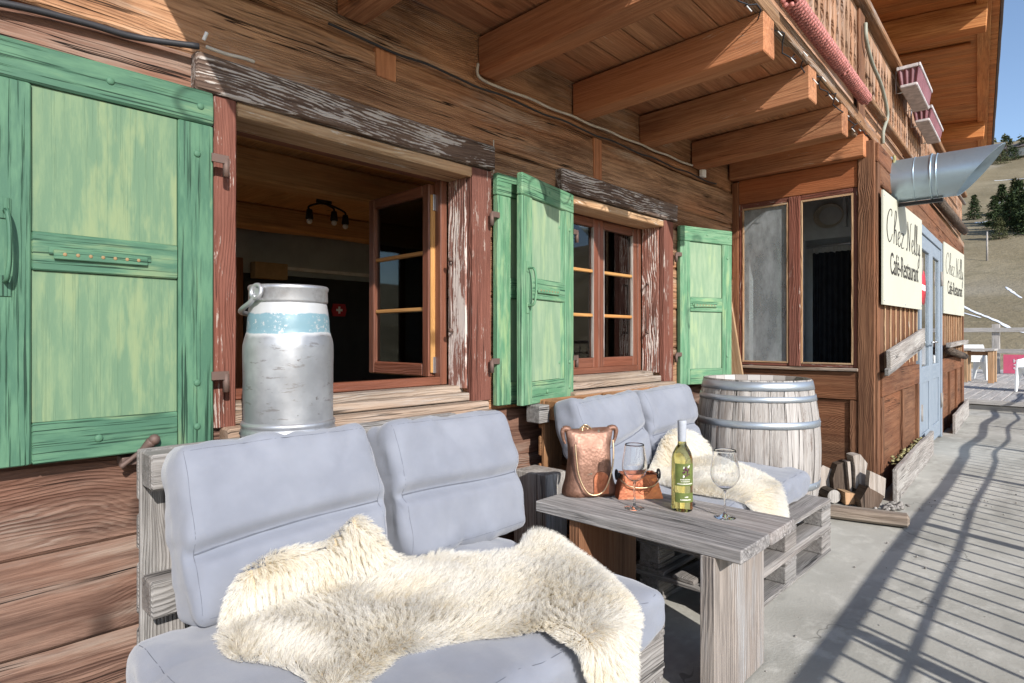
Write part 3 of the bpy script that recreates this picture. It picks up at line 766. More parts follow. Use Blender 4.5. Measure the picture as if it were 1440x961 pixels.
# iron holdback under the left shutter
hk = MB(); hk.box((.505, WY - .05, .765), (.545, WY + .01, .790), 'y', ch=.002)
hk.tube(smoothpts([(.50, WY - .055, .765), (.54, WY - .07, .80), (.575, WY - .085, .835)]), [.009, .009, .008, .008, .007, .007, .007, .008, .009, .012, .014, .016, .015][:13]).ball((.58, WY - .088, .84), .017, 6)
hk.build('shutter_dog', M['iron'], chalet)
hk = MB(); hk.tube(smoothpts([(2.70, WY - .01, .765), (2.66, WY - .05, .77), (2.63, WY - .09, .785)]), .010).ball((2.62, WY - .095, .79), .016, 6); hk.build('shutter_dog', M['iron'], chalet)

# balcony -------------------------------------------------------------------
JX = [.56, 1.25, 2.01, 2.75, 3.46, 4.19]
for x in JX:
    yb = 1.09 + .045 * (x - 4.9)
    one('joist', (x + .062, WY + .0, 2.515), (x + .062, yb + .06, 2.53), .125, .185, M['joist'], chalet, jit=.004, ch=.005)
fb = MB()
for k in range(6):
    y0 = 1.12 + k * .18
    fb.beam((.42, y0 + .1 - .13, 2.640), (4.95, y0 + .1 + .03, 2.640), .196, .032, ch=.006)
fb.build('balcony_floor', M['ceiling'], chalet)
# cross-seams under the floor boards
# parapet in the bay frame: x = along the balcony front
U0, U1 = -4.45, 7.6
PAR = BAY @ Matrix.Translation((0, .095, .085))
fr = MB(); fr.beam((U0, -.012, 2.575), (U1, -.012, 2.60), .05, .085, jit=.004, ch=.006, seg=.3)
fr.build('bottom_rail', M['railwood'], chalet, PAR)
fr = MB(); fr.beam((U0, -.045, 2.775), (U1, -.045, 2.79), .045, .035, jit=.003, ch=.006, seg=.3); fr.build('middle_rail', M['railwood'], chalet, PAR)
fr = MB(); fr.beam((U0, -.03, 3.395), (U1, -.03, 3.42), .10, .06, jit=.004, ch=.008, seg=.3); fr.build('handrail', M['railwood'], chalet, PAR)
def parapet_board(u, w, z0, z1):
    """sawn board whose wavy sides leave openings with its neighbour"""
    pl, pr = [], []
    n = 15; sd = random.uniform(0, 9)
    for k in range(n + 1):
        q = k / n; z = z0 + (z1 - z0) * q
        cut = 0.0
        for c, wd_, am in ((.27, .17, .040), (.66, .17, .040), (.47, .03, .016), (.90, .03, .014)):
            cut = max(cut, am * max(0, 1 - ((q - c) / wd_) ** 2))
        pl.append((u - w / 2 + .0015 + cut, z)); pr.append((u + w / 2 - .0015 - cut, z))
    return pl + pr[::-1]
u = U0 + .06
while u < U1 - .05:
    MB().prism(parapet_board(u, .118, 2.805, 3.365), -.012, .008).build('parapet_board', M['parapet'], chalet, PAR)
    u += .12
kb = MB(); kb.box((U0, .010, 2.56), (U1, .024, 2.80), 'x', ch=.003); kb.build('kick_board', M['parapet'], chalet, PAR)
for u in (-4.3, -1.9, -.08, 2.4, 4.9, 7.3): onebox('parapet_post', (u - .045, .012, 2.5), (u + .045, .085, 3.36), 'z', M['railwood'], chalet, PAR, ch=.006)
onebox('parapet_cover', (-.20, -.032, 2.62), (-.03, -.014, 3.36), 'z', M['bay'], chalet, PAR, ch=.004)
# side return of the balcony on the far left (casts the slanting shade line)
onebox('parapet_return', (.40, .92, 2.60), (.44, WY, 3.4), 'y', M['parapet'], chalet)

# roof: soffit boards, rafters and eave over the balcony
def epoint(x): return .70 + (x - 8.85) * .103      # y of the eave at x
RA = math.atan(.103); rf = Matrix.Translation((8.85, .70, 5.0)) @ Matrix.Rotation(RA, 4, 'Z')
m = MB(); k = 0; x = -8.6
while x < 8.2:
    m.beam((x + .09, 0.02, .012), (x + .09, 7.5, .5), .176, .022, ch=.004); x += .18
m.build('roof_soffit', M['soffit'], chalet, rf)
m = MB(); m.beam((-8.7, 3.7, .30), (8.3, 3.7, .30), 7.45, .02); m.build('roof_deck', M['roofgrey'], chalet, rf @ Matrix.Rotation(0, 4, 'X'))
for o_ in [COL.objects['roof_deck']]:
    bpy.data.objects.remove(o_)
m = MB(); m.beam((-8.7, 0, .10), (8.3, 0, .10), .03, .20, jit=.004); m.build('eave_fascia', M['roofgrey'], chalet, rf)
m = MB(); m.beam((-8.7, .17, -.015), (8.3, .17, -.015), .14, .03, jit=.003); m.build('eave_board', M['soffit'], chalet, rf)
for x in (-4.75, -.02, 4.78):
    one('rafter', (x, .14, -.145), (x, 4.0, .10), .20, .30, M['soffit'], chalet, F=rf, jit=.006, ch=.008)
    one('rafter_strip', (x + 1.1, .30, -.012), (x + 1.1, 3.2, .18), .12, .03, M['soffit'], chalet, F=rf, ch=.004)
# roof covering plane above the boards (keeps out the sun)
m = MB(); m.add([(-8.7, -.02, .215), (8.3, -.02, .215), (8.3, 7.6, .72), (-8.7, 7.6, .72), (-8.7, -.02, .235), (8.3, -.02, .235), (8.3, 7.6, .74), (-8.7, 7.6, .74)],
      [(3, 2, 1, 0), (4, 5, 6, 7), (0, 1, 5, 4), (1, 2, 6, 5), (2, 3, 7, 6), (3, 0, 4, 7)], [(0, 0, 0)] * 8); m.build('roof_covering', M['roofgrey'], chalet, rf)

# bay ---------------------------------------------------------------------
XB = 4.9
def bx(name, y0, y1, z0, z1, x0, x1, axis, mat, **kw): return onebox(name, (x0, y0, z0), (x1, y1, z1), axis, mat, chalet, **kw)
# side wall (faces the benches)
bx('corner_post', 1.095, 1.205, -.02, 2.56, XB - .012, XB + .12, 'z', M['bay'], jit=.003, ch=.005)
bx('wall_post', 2.085, WY - .002, -.02, 2.43, XB - .01, XB + .1, 'z', M['bay'], ch=.004)
bx('bay_head_board', 1.207, 2.083, 2.245, 2.44, XB, XB + .04, 'y', M['bayorange'], jit=.003)
bx('bay_top_beam', 1.15, WY - .004, 2.443, 2.60, XB - .07, XB + .06, 'y', M['joist'], jit=.005, ch=.006)
bx('bay_sill_band', 1.207, 2.083, .695, .90, XB - .006, XB + .04, 'y', M['bay'], jit=.003, ch=.005)
bx('bay_ledge', 1.20, 2.10, .903, .925, XB - .03, XB + .05, 'y', M['sill'], jit=.003)
bx('bay_side_panel', 1.25, 2.083, .0, .690, XB + .012, XB + .035, 'y', M['bay'])
bx('bay_panel_stile', 1.207, 1.262, .0, .693, XB - .004, XB + .03, 'z', M['bay'], ch=.006); bx('bay_panel_stile', 2.03, 2.083, .0, .693, XB - .004, XB + .03, 'z', M['bay'], ch=.006)
# glazed frame
fr = MB()
fr.box((XB + .002, 1.207, .928), (XB + .045, 1.235, 2.243), 'z'); fr.box((XB + .002, 2.055, .928), (XB + .045, 2.083, 2.243), 'z')
fr.box((XB - .006, 1.600, .928), (XB + .05, 1.690, 2.243), 'z', ch=.006)
fr.box((XB + .002, 1.236, 2.205), (XB + .045, 1.599, 2.243), 'y'); fr.box((XB + .002, 1.691, 2.205), (XB + .045, 2.054, 2.243), 'y')
fr.box((XB + .002, 1.236, .928), (XB + .045, 1.599, .950), 'y'); fr.box((XB + .002, 1.691, .928), (XB + .045, 2.054, .950), 'y')
bw = fr.build('bay_window', M['casing'], chalet)
fr = MB(); 
for y0, y1 in ((1.236, 1.599), (1.691, 2.054)):
    fr.box((XB - .002, y0, .951), (XB + .012, y0 + .012, 2.204), 'z', ch=.001); fr.box((XB - .002, y1 - .012, .951), (XB + .012, y1, 2.204), 'z', ch=.001)
    fr.box((XB - .002, y0 + .013, 2.190), (XB + .012, y1 - .013, 2.204), 'y', ch=.001); fr.box((XB - .002, y0 + .013, .951), (XB + .012, y1 - .013, .963), 'y', ch=.001)
fr.build('glazing_bead', M['trim'], bw)
onebox('pane', (XB + .016, 1.694, .952), (XB + .020, 2.052, 2.203), 'z', M['dusty'], bw, ch=.0005)  # its grey reflection is painted into the material
# inside the bay
onebox('bay_back_wall', (4.95, 2.10, .0), (11.2, 2.13, 2.5), 'x', M['greybox'], chalet)
onebox('bay_ceiling', (.05, .06, 2.46), (6.2, .98, 2.50), 'x', M['ceiling'], chalet, BAY)
onebox('bay_floor', (.05, .06, -.03), (6.2, .98, .02), 'x', M['darkroom'], chalet, BAY)
onebox('inner_bulkhead', (5.75, 1.20, 2.02), (6.3, 2.098, 2.455), 'y', M['greybox'], chalet)
onebox('inner_post', (5.55, 1.93, .02), (5.63, 2.0, 2.02), 'z', M['mudsill'], chalet)
onebox('inner_door_jamb', (5.6, 1.80, .02), (5.66, 1.83, 2.0), 'z', M['greybox'], chalet)
cu = MB(); vs = []; n = 90
for i in range(n + 1):
    y = 1.18 + .60 * i / n; x = 5.75 + .018 * math.sin(i * .92)
    vs += [(x, y, .03), (x, y, 1.90)]
cu.add(vs, [(2 * i, 2 * i + 1, 2 * i + 3, 2 * i + 2) for i in range(n)], vs, 0, True)
ct = cu.build('curtain', M['curtain']); tag(ct, 'black pleated curtain hanging inside the open bay window', 'curtain')
for y in (1.25, 1.42, 1.59, 1.74):
    MB().tube([(5.75 + .0, y + .03 * math.cos(a), 1.925 + .03 * math.sin(a)) for a in np.linspace(0, 2 * math.pi, 14)[:-1]], .004, 6, closed=True).build('curtain_ring', M['chrome'], ct)
MB().tube([(5.75, 1.18, 1.96), (5.75, 2.0, 1.96)], .008).build('curtain_rod', M['chrome'], ct)
co = MB()
for k in range(4):
    rr = .085 + .006 * k
    co.tube([(5.72 - .006 * k, 1.62 + rr * 1.15 * math.cos(a) + .004 * k, 2.21 + rr * math.sin(a)) for a in np.linspace(0, 2 * math.pi, 28)[:-1]], .006, 6, closed=True)
o = co.build('cable_coil', M['cablegrey']); tag(o, 'coil of pale cable hung on the grey bulkhead inside the bay', 'cable')
hk = MB().box((5.70, 1.49, 2.10), (5.748, 1.52, 2.36), 'z').build('coil_bracket', M['greybox'], chalet)

# bay front (BAY frame: x along, y in) ---------------------------------------------
def bf(name, u0, u1, y0, y1, z0, z1, axis, mat, parent=None, **kw): return onebox(name, (u0, y0, z0), (u1, y1, z1), axis, mat, parent or chalet, BAY, **kw)
BE = 6.25
bf('corner_board', .002, .085, -.012, .02, .0, 2.40, 'z', M['bay'], jit=.002)
for z0, z1 in ((2.255, 2.40), (2.403, 2.54)): bf('fascia_board', .09 if z0 < 2.3 else -.0, BE + .12, -.016, .02, z0, z1, 'x', M['bay'], jit=.004, ch=.006)
def slat_section(u0, u1):
    w = u1 - u0
    n = max(3, int(w / .22))
    for k in range(n):
        uu = u0 + w * (k + .5) / n
        bf('wall_slat', uu - w / n * .5 + .006, uu + w / n * .5 - .018, .0, .02, .9, 2.25, 'z', M['bay'], jit=.002)
        bf('lit_edge_strip', uu + w / n * .5 - .034, uu + w / n * .5 - .014, -.013, -.001, .93, 1.55, 'z', M['trim'], ch=.003)  # pale strip stands in for the sunlit edge of each slat
    bf('wainscot_rail', u0, u1, -.028, .02, .72, .90, 'x', M['bay'], jit=.003, ch=.005)
    np_ = max(2, round(w / .95))
    for k in range(np_):
        a = u0 + w * k / np_; b = u0 + w * (k + 1) / np_
        bf('wainscot_stile', a, a + .07, -.026, .02, .0, .718, 'z', M['bay'], ch=.004); 
        bf('wainscot_panel', a + .072, b - .0, .0, .018, .0, .718, 'x', M['bay'], ch=.002)
    bf('wainscot_stile', u1 - .06, u1 - .001, -.027, .02, .0, .718, 'z', M['bay'], ch=.004)
slat_section(.088, 1.88); slat_section(3.68, BE)
bf('end_post', BE + .002, BE + .12, -.03, .09, -.02, 2.50, 'z', M['bay'], jit=.003)
onebox('bay_end_wall', (BE + .02, .10, 0), (BE + .06, 1.0, 2.5), 'y', M['bay'], chalet, BAY)
bf('bay_lining', .12, 1.86, .03, .05, 0, 2.45, 'x', M['darkroom']); bf('bay_lining', 3.70, BE, .03, .05, 0, 2.45, 'x', M['darkroom'])
# mudsill boards standing proud at the foot
for u0, u1 in ((.015, 2.30), (4.0, BE + .1)):
    one('mudsill_board', (u0, -.112, .108), (u1, -.075, .108), .035, .235, M['mudsill'], chalet, F=BAY, jit=.008, ch=.006)
    if u0 < 1:
        mo = MB()
        for k in range(90): mo.ball((random.uniform(.35, 1.85) , random.gauss(-.045, .012), .205 + random.uniform(-.01, .016)), random.uniform(.005, .014), 4, sq=(2.2, 1.2, .7))
        mo.build('foam_filler', M['moss'], chalet, BAY)
# double door
du0, du1 = 1.895, 3.665
d = MB(); d.box((du0, -.03, 0), (du0 + .075, .03, 2.245), 'z'); d.box((du1 - .075, -.03, 0), (du1, .03, 2.245), 'z'); d.box((du0 + .076, -.03, 2.16), (du1 - .076, .03, 2.245), 'x')
door = d.build('door', M['bluedoor'], chalet, BAY); door['label'] = 'pale blue glazed double door between the two sign boards'
lw = (du1 - du0 - .156) / 2
for k in range(2):
    a = du0 + .077 + k * (lw + .002); b = a + lw
    d = MB(); st = .13
    d.box((a, -.018, .03), (a + st, .022, 2.155), 'z'); d.box((b - st, -.018, .03), (b, .022, 2.155), 'z')
    d.box((a + st + .001, -.018, 2.02), (b - st - .001, .022, 2.155), 'x'); d.box((a + st + .001, -.018, .70), (b - st - .001, .022, .86), 'x')
    d.box((a + st + .001, -.017, .03), (b - st - .001, .022, .20), 'x'); d.box((a + st + .001, -.006, .201), (b - st - .001, .012, .699), 'z')
    d.build('door_leaf', M['bluedoor'], door, BAY)
    onebox('pane', (a + st - .004, .0, .862), (b - st + .004, .005, 2.018), 'z', M['glasspane'], door, BAY, ch=.0005)
MB().tube(smoothpts([(du0 + .10 + lw, -.02, 1.10), (du0 + .10 + lw, -.07, 1.10), (du0 + .05 + lw * .8, -.075, 1.105)]), .009).build('handle', M['chrome'], door, BAY)
for z in (.35, 1.75): MB().tube([(du0 + .078, -.03, z), (du0 + .078, -.03, z + .16)], .014).tube([(du1 - .078, -.03, z), (du1 - .078, -.03, z + .16)], .014).build('hinge', M['mudsill'], door, BAY)
ns = MB().lathe([(0, -.002), (.165, -.002), (.165, .002), (0, .002)], n=40).build('no_entry_sign', M['redsign'], None, BAY @ Matrix.Translation((2.05, -.036, 1.63)) @ FACE_Y, recenter=False)
tag(ns, 'round red no-entry sign with white bar on the blue door', 'sign')
MB().box((-.115, -.028, .0022), (.115, .028, .0042), 'x', ch=.0005).build('white_bar', M['flagwhite'], ns, BAY @ Matrix.Translation((2.05, -.036, 1.63)) @ FACE_Y)

# sign boards ----------------------------------------------------------------------
GL = {   # stroke letters for the script line: polylines in letter boxes (x to the right, y up; x-height .46)
 'C': (.62, [[(.46, .80), (.50, .93), (.42, 1.0), (.26, .92), (.10, .66), (.06, .32), (.16, .06), (.30, .0), (.44, .10), (.54, .26)]]),
 'h': (.42, [[(.06, .0), (.10, .5), (.20, 1.0), (.30, 1.02), (.30, .86), (.12, .42)], [(.08, .22), (.20, .44), (.28, .42), (.29, .2), (.31, .02), (.40, .05)]]),
 'e': (.34, [[(.04, .20), (.20, .28), (.25, .40), (.17, .47), (.06, .34), (.05, .12), (.14, .0), (.26, .04), (.33, .14)]]),
 'z': (.36, [[(.04, .44), (.28, .45), (.05, .02), (.32, .03)]]),
 'N': (.62, [[(.02, .06), (.08, .0), (.14, .2), (.17, .98)], [(.17, .98), (.40, .02)], [(.40, .02), (.45, .6), (.52, .94), (.62, 1.0)]]),
 'l': (.22, [[(.02, .10), (.12, .55), (.18, 1.0), (.11, 1.05), (.07, .8), (.06, .1), (.12, .0), (.20, .08)]]),
 'y': (.40, [[(.03, .44), (.08, .12), (.16, .06), (.28, .44)], [(.28, .44), (.24, .0), (.18, -.36), (.08, -.42), (.06, -.26), (.22, -.04), (.36, .10)]]),
 ' ': (.22, [])}
def stroke_mesh(mb, pts, wfun, y):
    P = smoothpts([(p[0], 0, p[1]) for p in pts], 7)
    vs = []
    for i, p in enumerate(P):
        t = (P[min(i + 1, len(P) - 1)] - P[max(i - 1, 0)]).normalized()
        nrm = Vector((-t.z, 0, t.x)); w = wfun(t)
        for sgn in (-1, 1):
            q = p + nrm * (sgn * w / 2); vs += [(q.x, y, q.z), (q.x, y - .0015, q.z)]
    fs = []
    for i in range(len(P) - 1):
        a = i * 4; b = a + 4
        fs += [(a + 1, a + 3, b + 3, b + 1), (a, b, b + 2, a + 2), (a, a + 1, b + 1, b), (a + 2, b + 2, b + 3, a + 3)]
    mb.add(vs, fs, vs)
def sign_board(u0, u1, zb0, zb1, zt0, zt1, label):
    """u along; bottom and top edges rise slightly"""
    y0 = -.045 if u0 < 1 else -.045
    def pos(a, h): return (u0 + (u1 - u0) * a, (zb0 + (zb1 - zb0) * a) * (1 - h) + (zt0 + (zt1 - zt0) * a) * h)
    m = MB(); m.prism([pos(0, 0), pos(1, 0), pos(1, 1), pos(0, 1)], y0, y0 + .012)
    s = m.build('sign_board', M['signboard'], None, BAY); tag(s, label, 'sign', 'restaurant name boards')
    sc_ = MB()
    for a, h in ((.02, .04), (.98, .04), (.02, .96), (.98, .96), (.5, .03)): q = pos(a, h); sc_.ball((q[0], y0, q[1]), .009, 5, sq=(1, .4, 1))
    sc_.build('screws', M['hoop'], s, BAY)
    def line(text, a0, a1, base, capv):
        tot = sum(GL[c][0] for c in text); k = (a1 - a0) / tot; x = a0; mb = MB()
        for c in text:
            for pl in GL[c][1]:
                pts = [pos(x + p[0] * k, base + p[1] * capv) for p in pl]
                stroke_mesh(mb, pts, lambda t: .007 + .014 * abs(t.z) ** 2 * (1 if t.z < 0 else .45), y0 - .001)
            x += GL[c][0] * k
        return mb
    line('Chez Nelly', .055, .945, .575, .30).build('lettering', M['ink'], s, BAY)
    # second line: tall condensed roman, from the built-in face, tilted with the board
    W_ = u1 - u0; cx, cz = pos(.505, .375); sl = math.atan2((zt1 + zb1 - zt0 - zb0) / 2, W_)
    t_ = text_mesh('lettering', 'Café-Restaurant', .235, M['ink'], BAY @ Matrix.Translation((cx, y0 - .0015, cz)) @ Matrix.Rotation(-sl, 4, 'Y') @ FACE_Y, s, 1.0, .0008)
    wv = max(v.co.x for v in t_.data.vertices) - min(v.co.x for v in t_.data.vertices)
    t_.data.transform(Matrix.Diagonal((.735 * W_ / wv, 1, 1, 1)))
    return s
sign_board(.0, 1.88, 1.385, 1.412, 2.197, 2.252, 'cream restaurant sign nearer the corner post, with the pipe shadow on it')
sign_board(3.67, 6.20, 1.435, 1.468, 2.268, 2.372, 'cream restaurant sign beyond the blue door, at the far end')

# boards leaning on the wainscot
o = one('weathered_plank', (.02, -.075, .99), (1.90, -.05, 1.17), .03, .135, M['mudsill'], F=BAY, jit=.004); tag(o, 'grey weathered plank lying aslant under the near sign', 'plank')
o = one('weathered_plank', (-.02, -.068, .905), (1.90, -.048, 1.085), .028, .05, M['pallet'], F=BAY, jit=.004); tag(o, 'thin grey batten lying just below the aslant plank', 'plank')
o = one('weathered_plank', (3.72, -.08, 1.06), (6.2, -.07, 1.09), .05, .055, M['mudsill'], F=BAY, jit=.004); tag(o, 'short level plank across the slats under the far sign', 'plank')
o = MB().tube([(3.75, -.085, 1.00), (5.9, -.075, .88)], .045, 10).build('log_pole', M['bark'], None, BAY); tag(o, 'round bark-covered pole lying beneath the far sign', 'pole')
o = one('leaning_board', (4.66, 1.94, .50), (4.62, 2.08, 1.50), .10, .022, M['trim'], up=(1, 0, 0), jit=.003); 
o.location = o.location; tag(o, 'pale bare board leaning between the open shutter and the bay', 'board')

# ----------------------------------------------------------------------------------------------- fixtures on the house
# exhaust pipe: sticks straight out of the bay front, cut slanting at its mouth
PU, PZ, PR = .62, 2.372, .165
pipe = empty('exhaust_pipe', (0, 0, 0)); WM[pipe.name] = BAY @ Matrix.Translation((PU, 0, PZ - PR)); pipe.matrix_basis = WM[pipe.name]
tag(pipe, 'galvanised metal exhaust pipe with slant-cut mouth above the near sign', 'pipe')
def pipe_ring(v0f, v1f, r, n=48):
    vs = []; fs = []
    for k in range(n):
        a = 2 * math.pi * k / n; x = PU + r * math.cos(a); z = PZ + r * math.sin(a)
        vs += [(x, v0f(math.sin(a)), z), (x, v1f(math.sin(a)), z)]
    for k in range(n):
        a = 2 * k; b = 2 * ((k + 1) % n); fs.append((a, a + 1, b + 1, b))
    return vs, fs
mth = lambda s: -.415 - .28 * (s * .5 + .5)
for nm, r0 in (('duct', PR),):
    m = MB(); vs, fs = pipe_ring(lambda s: -.01, mth, r0); m.add(vs, fs, vs, 0, True)
    vs2, fs2 = pipe_ring(lambda s: -.01, lambda s: mth(s) , r0 - .004); m.add(vs2, [tuple(reversed(f)) for f in fs2], vs2, 0, True)
    n = 48; rim = [vs[2 * k + 1] for k in range(n)] + [vs2[2 * k + 1] for k in range(n)]
    m.add(rim, [(k, n + k, n + (k + 1) % n, (k + 1) % n) for k in range(n)], rim)
    m.build('duct', M['duct'], pipe, BAY)
for v, r in ((-.16, .003), (-.265, .007), (-.30, .005)):
    MB().tube([(PU + (PR + .001) * math.cos(a), v, PZ + (PR + .001) * math.sin(a)) for a in np.linspace(0, 2 * math.pi, 49)[:-1]], r, 6, closed=True).build('clamp_ring', M['duct'], pipe, BAY)
MB().lathe([(PR + .003, -.012), (PR + .035, -.012), (PR + .035, -.003), (PR + .003, -.003)], n=40).build('wall_flange', M['duct'], pipe, BAY @ Matrix.Translation((PU, -.006, PZ)) @ Matrix.Rotation(R(90), 4, 'X'), recenter=False)
m = MB(); m.box((PU - .02, -.33, PZ - PR - .032), (PU + .02, -.02, PZ - PR - .008), 'y', ch=.002)
for k in range(5): m.box((PU - .0215, -.29 + k * .055, PZ - PR - .025), (PU - .0205, -.265 + k * .055, PZ - PR - .015), 'y', ch=.0003)
m.build('support_bracket', M['blackmetal'], pipe, BAY)
MB().box((PU - .10, -.035, PZ + .03), (PU - .04, -.02, PZ + .19), 'z').build('foam_seal', M['moss'], pipe, BAY)

# flower boxes hung outside the parapet
def flower_box(u0, u1, z0, z1, v0, v1, label):
    fb = empty('flower_box', (0, 0, 0)); WM[fb.name] = PAR @ Matrix.Translation(((u0 + u1) / 2, (v0 + v1) / 2, z0)); fb.matrix_basis = WM[fb.name]
    tag(fb, label, 'flower box', 'flower boxes on the balcony')
    m = MB(); n = 72; P = []
    W_ = v0 - v1; L = u1 - u0
    def ringpt(t, z, tap):
        # rectangle outline with fluted sides
        per = 2 * (W_ + L); s = t * per
        if s < W_: x, y, nx, ny = u0, v0 - s, -1, 0
        elif s < W_ + L: x, y, nx, ny = u0 + s - W_, v1, 0, -1
        elif s < 2 * W_ + L: x, y, nx, ny = u1, v1 + s - W_ - L, 1, 0
        else: x, y, nx, ny = u1 - (s - 2 * W_ - L), v0, 0, 1
        fl = .007 * math.sin(s / .045 * 2 * math.pi)
        cx, cy = (u0 + u1) / 2, (v0 + v1) / 2
        x = cx + (x - cx) * (1 - tap * .10 * W_ / L * 2) ; y = cy + (y - cy) * (1 - tap * .22)
        return (x + nx * fl, y + ny * fl, z)
    n = 240
    for tap, z in ((1, z0 + .02), (0, z1 - .03)):
        P += [ringpt(k / n, z, tap) for k in range(n)]
    m.add(P, [(k, (k + 1) % n, n + (k + 1) % n, n + k) for k in range(n)] + [tuple(reversed(range(n)))], P)
    m.build('trough', M['pinkpot'], fb, PAR)
    r = MB(); e = .012
    r.box((u0 - e, v1 - e, z1 - .03), (u1 + e, v1 + .006, z1), 'x'); r.box((u0 - e, v0 - .006, z1 - .03), (u1 + e, v0 + e, z1), 'x')
    r.box((u0 - e, v1 + .007, z1 - .03), (u0 + .006, v0 - .007, z1), 'y'); r.box((u1 - .006, v1 + .007, z1 - .03), (u1 + e, v0 - .007, z1), 'y')
    r.build('rim', M['pinkrim'], fb, PAR)
    MB().box((u0 + .004, v1 + .012, z0), (u1 - .004, v0 - .012, z0 + .026), 'x', ch=.006).build('drip_tray', M['pinkrim'], fb, PAR)
    m = MB()
    for uu in (u0 + .1, u1 - .1): MB().tube([(uu, v0 - .02, z0 - .006), (uu, v0 + .03, z0 - .006), (uu, v0 + .03, z1 + .05), (uu, v0 + .05, z1 + .05)], .006).build('bracket', M['chrome'], fb, PAR)
    return fb
flower_box(1.10, 1.84, 3.185, 3.365, -.065, -.215, 'dusty maroon flower box hung on the balcony rail, the upper near one')
flower_box(1.94, 2.80, 3.115, 3.255, -.065, -.205, 'dusty maroon flower box hung on the balcony rail, the lower far one')
# washing line poles beyond the boxes
m = MB(); m.tube([(3.0, -.10, 3.05), (6.8, -.10, 3.15)], .022); o = m.build('round_pole', M['postgrey'], None, PAR); tag(o, 'round grey pole lashed along the balcony beyond the flower boxes', 'pole')
m = MB(); m.tube([(3.3, -.11, 2.62), (6.6, -.11, 2.70)], .055, 10); o = m.build('log_pole', M['bark'], None, PAR); tag(o, 'round log slung along the foot of the far balcony', 'pole')
# hose looping down over the parapet
P = smoothpts([(-.14, -.055, 3.26), (-.13, -.06, 3.14), (.05, -.06, 3.05), (.34, -.065, 2.99), (.55, -.065, 2.90), (.62, -.065, 2.82), (.56, -.06, 2.74), (.50, -.055, 2.66), (.52, -.05, 2.58)])
o = MB().tube(P, .013).build('hose', M['hose'], None, PAR); tag(o, 'grey-green hose looping down over the balcony parapet', 'hose')
# garland of red berries along the parapet foot
m = MB(); gr_pts = []
for seg0, seg1, r0 in ((-1.95, -.95, .032), (-.93, -.30, .030)):
    n = int((seg1 - seg0) / .016)
    for k in range(n):
        u = seg0 + (seg1 - seg0) * k / n
        for j in range(7):
            a = 2 * math.pi * (j + .5 * (k % 2)) / 7
            m.ball((u, -.088 + r0 * math.cos(a), 2.655 + .02 * (u + 2) / 2 + r0 * math.sin(a)), .0135, 3)
o = m.build('berry_garland', M['garland'], None, PAR); tag(o, 'red beaded garland lying along the foot of the balcony parapet', 'garland')
# light string hanging under the balcony edge
P = []
for k in range(70):
    u = -3.0 + k * .045; P.append((u, -.02 + .02 * math.sin(k * 1.7), 2.515 + .035 * math.sin(k * .83) + .012 * (u + 3) - .03 * abs(math.sin(k * .29))))
ls = MB().tube(P, .0035, 5).build('light_string', M['cable'], None, PAR); tag(ls, 'dark fairy-light string stapled under the balcony edge', 'light string')
m = MB()
for k in range(0, 70, 4): m.tube([P[k], (P[k][0] + .01, P[k][1] - .02, P[k][2] - .03)], .003, 5)
m.build('bulbs', M['white'], ls, PAR)
# cables clipped to the log wall
def wallcable(pts, r, mat, label):
    o = MB().tube(smoothpts(pts, 6), r, 6).build('wall_cable', mat); tag(o, label, 'cable'); return o
wallcable([(-.3, WY - .022, 1.925), (.05, WY - .022, 2.005), (.24, WY - .022, 2.052), (.42, WY - .022, 2.068), (.55, WY - .022, 2.073), (.72, WY - .052, 2.095)], .010, M['cable'], 'dark cable running along the log above the dark green shutter')
wallcable([(.74, WY - .055, 2.10), (.80, WY - .06, 2.096), (.86, WY - .058, 2.102), (.90, WY - .05, 2.105)], .006, M['cablegrey'], 'short white cable end lying on the lintel of the open window')
wallcable([(.745, WY - .02, 2.135), (.752, WY - .03, 2.16)], .006, M['white'], 'small white hook screwed into the log above the open window')
pts = [(1.98, WY - .03, 2.46)] + [(2.0 + .18 * k, WY - .022, 2.40 - .007 * (k % 2) + .002 * k) for k in range(13)]
wallcable(pts, .007, M['cablegrey'], 'pale cable clipped under the joists along the wall')
pts = [(1.2 + .16 * k, WY - .020, 2.362 - .010 * (k % 3) * .5) for k in range(22)]
wallcable(pts, .0055, M['cable'], 'thin dark cable along the seam between the two upper logs')
o = MB().box((4.30, WY - .035, 2.37), (4.36, WY - .006, 2.43), 'z').build('junction_box', M['white']); tag(o, 'small white junction box at the end of the pale cable', 'junction box')
wallcable([(2.085, WY - .03, 1.96), (2.085, WY - .03, 2.12)], .003, M['cablegrey'], 'thin wire rising from the half hidden shutter')

# ----------------------------------------------------------------------------------------------- pallet benches
def pallet_flat(x0, x1, y0, y1, z0, mat, parent):
    """euro pallet lying flat, long side along x"""
    H_ = .144; bl = .145
    for yy in (y0, (y0 + y1) / 2 - .05, y1 - .10):
        onebox('bottom_board', (x0, yy, z0), (x1, yy + .10, z0 + .022), 'x', mat, parent, jit=.002)
        for xx in (x0, (x0 + x1) / 2 - bl / 2, x1 - bl):
            onebox('block', (xx + .002, yy + .002, z0 + .0225), (xx + bl - .002, yy + .098, z0 + .100), 'x', mat, parent, ch=.004)
    for xx in (x0, (x0 + x1) / 2 - bl / 2, x1 - bl):
        onebox('stringer_board', (xx, y0, z0 + .1005), (xx + bl, y1, z0 + .122), 'y', mat, parent, jit=.002)
    n = 5; ws = [.145, .10, .145, .10, .145]; gap = ((y1 - y0) - sum(ws)) / 4; yy = y0
    for w_ in ws:
        onebox('deck_board', (x0, yy, z0 + .1225), (x1, yy + w_, z0 + .1435), 'x', mat, parent, jit=.0025, ch=.004); yy += w_ + gap
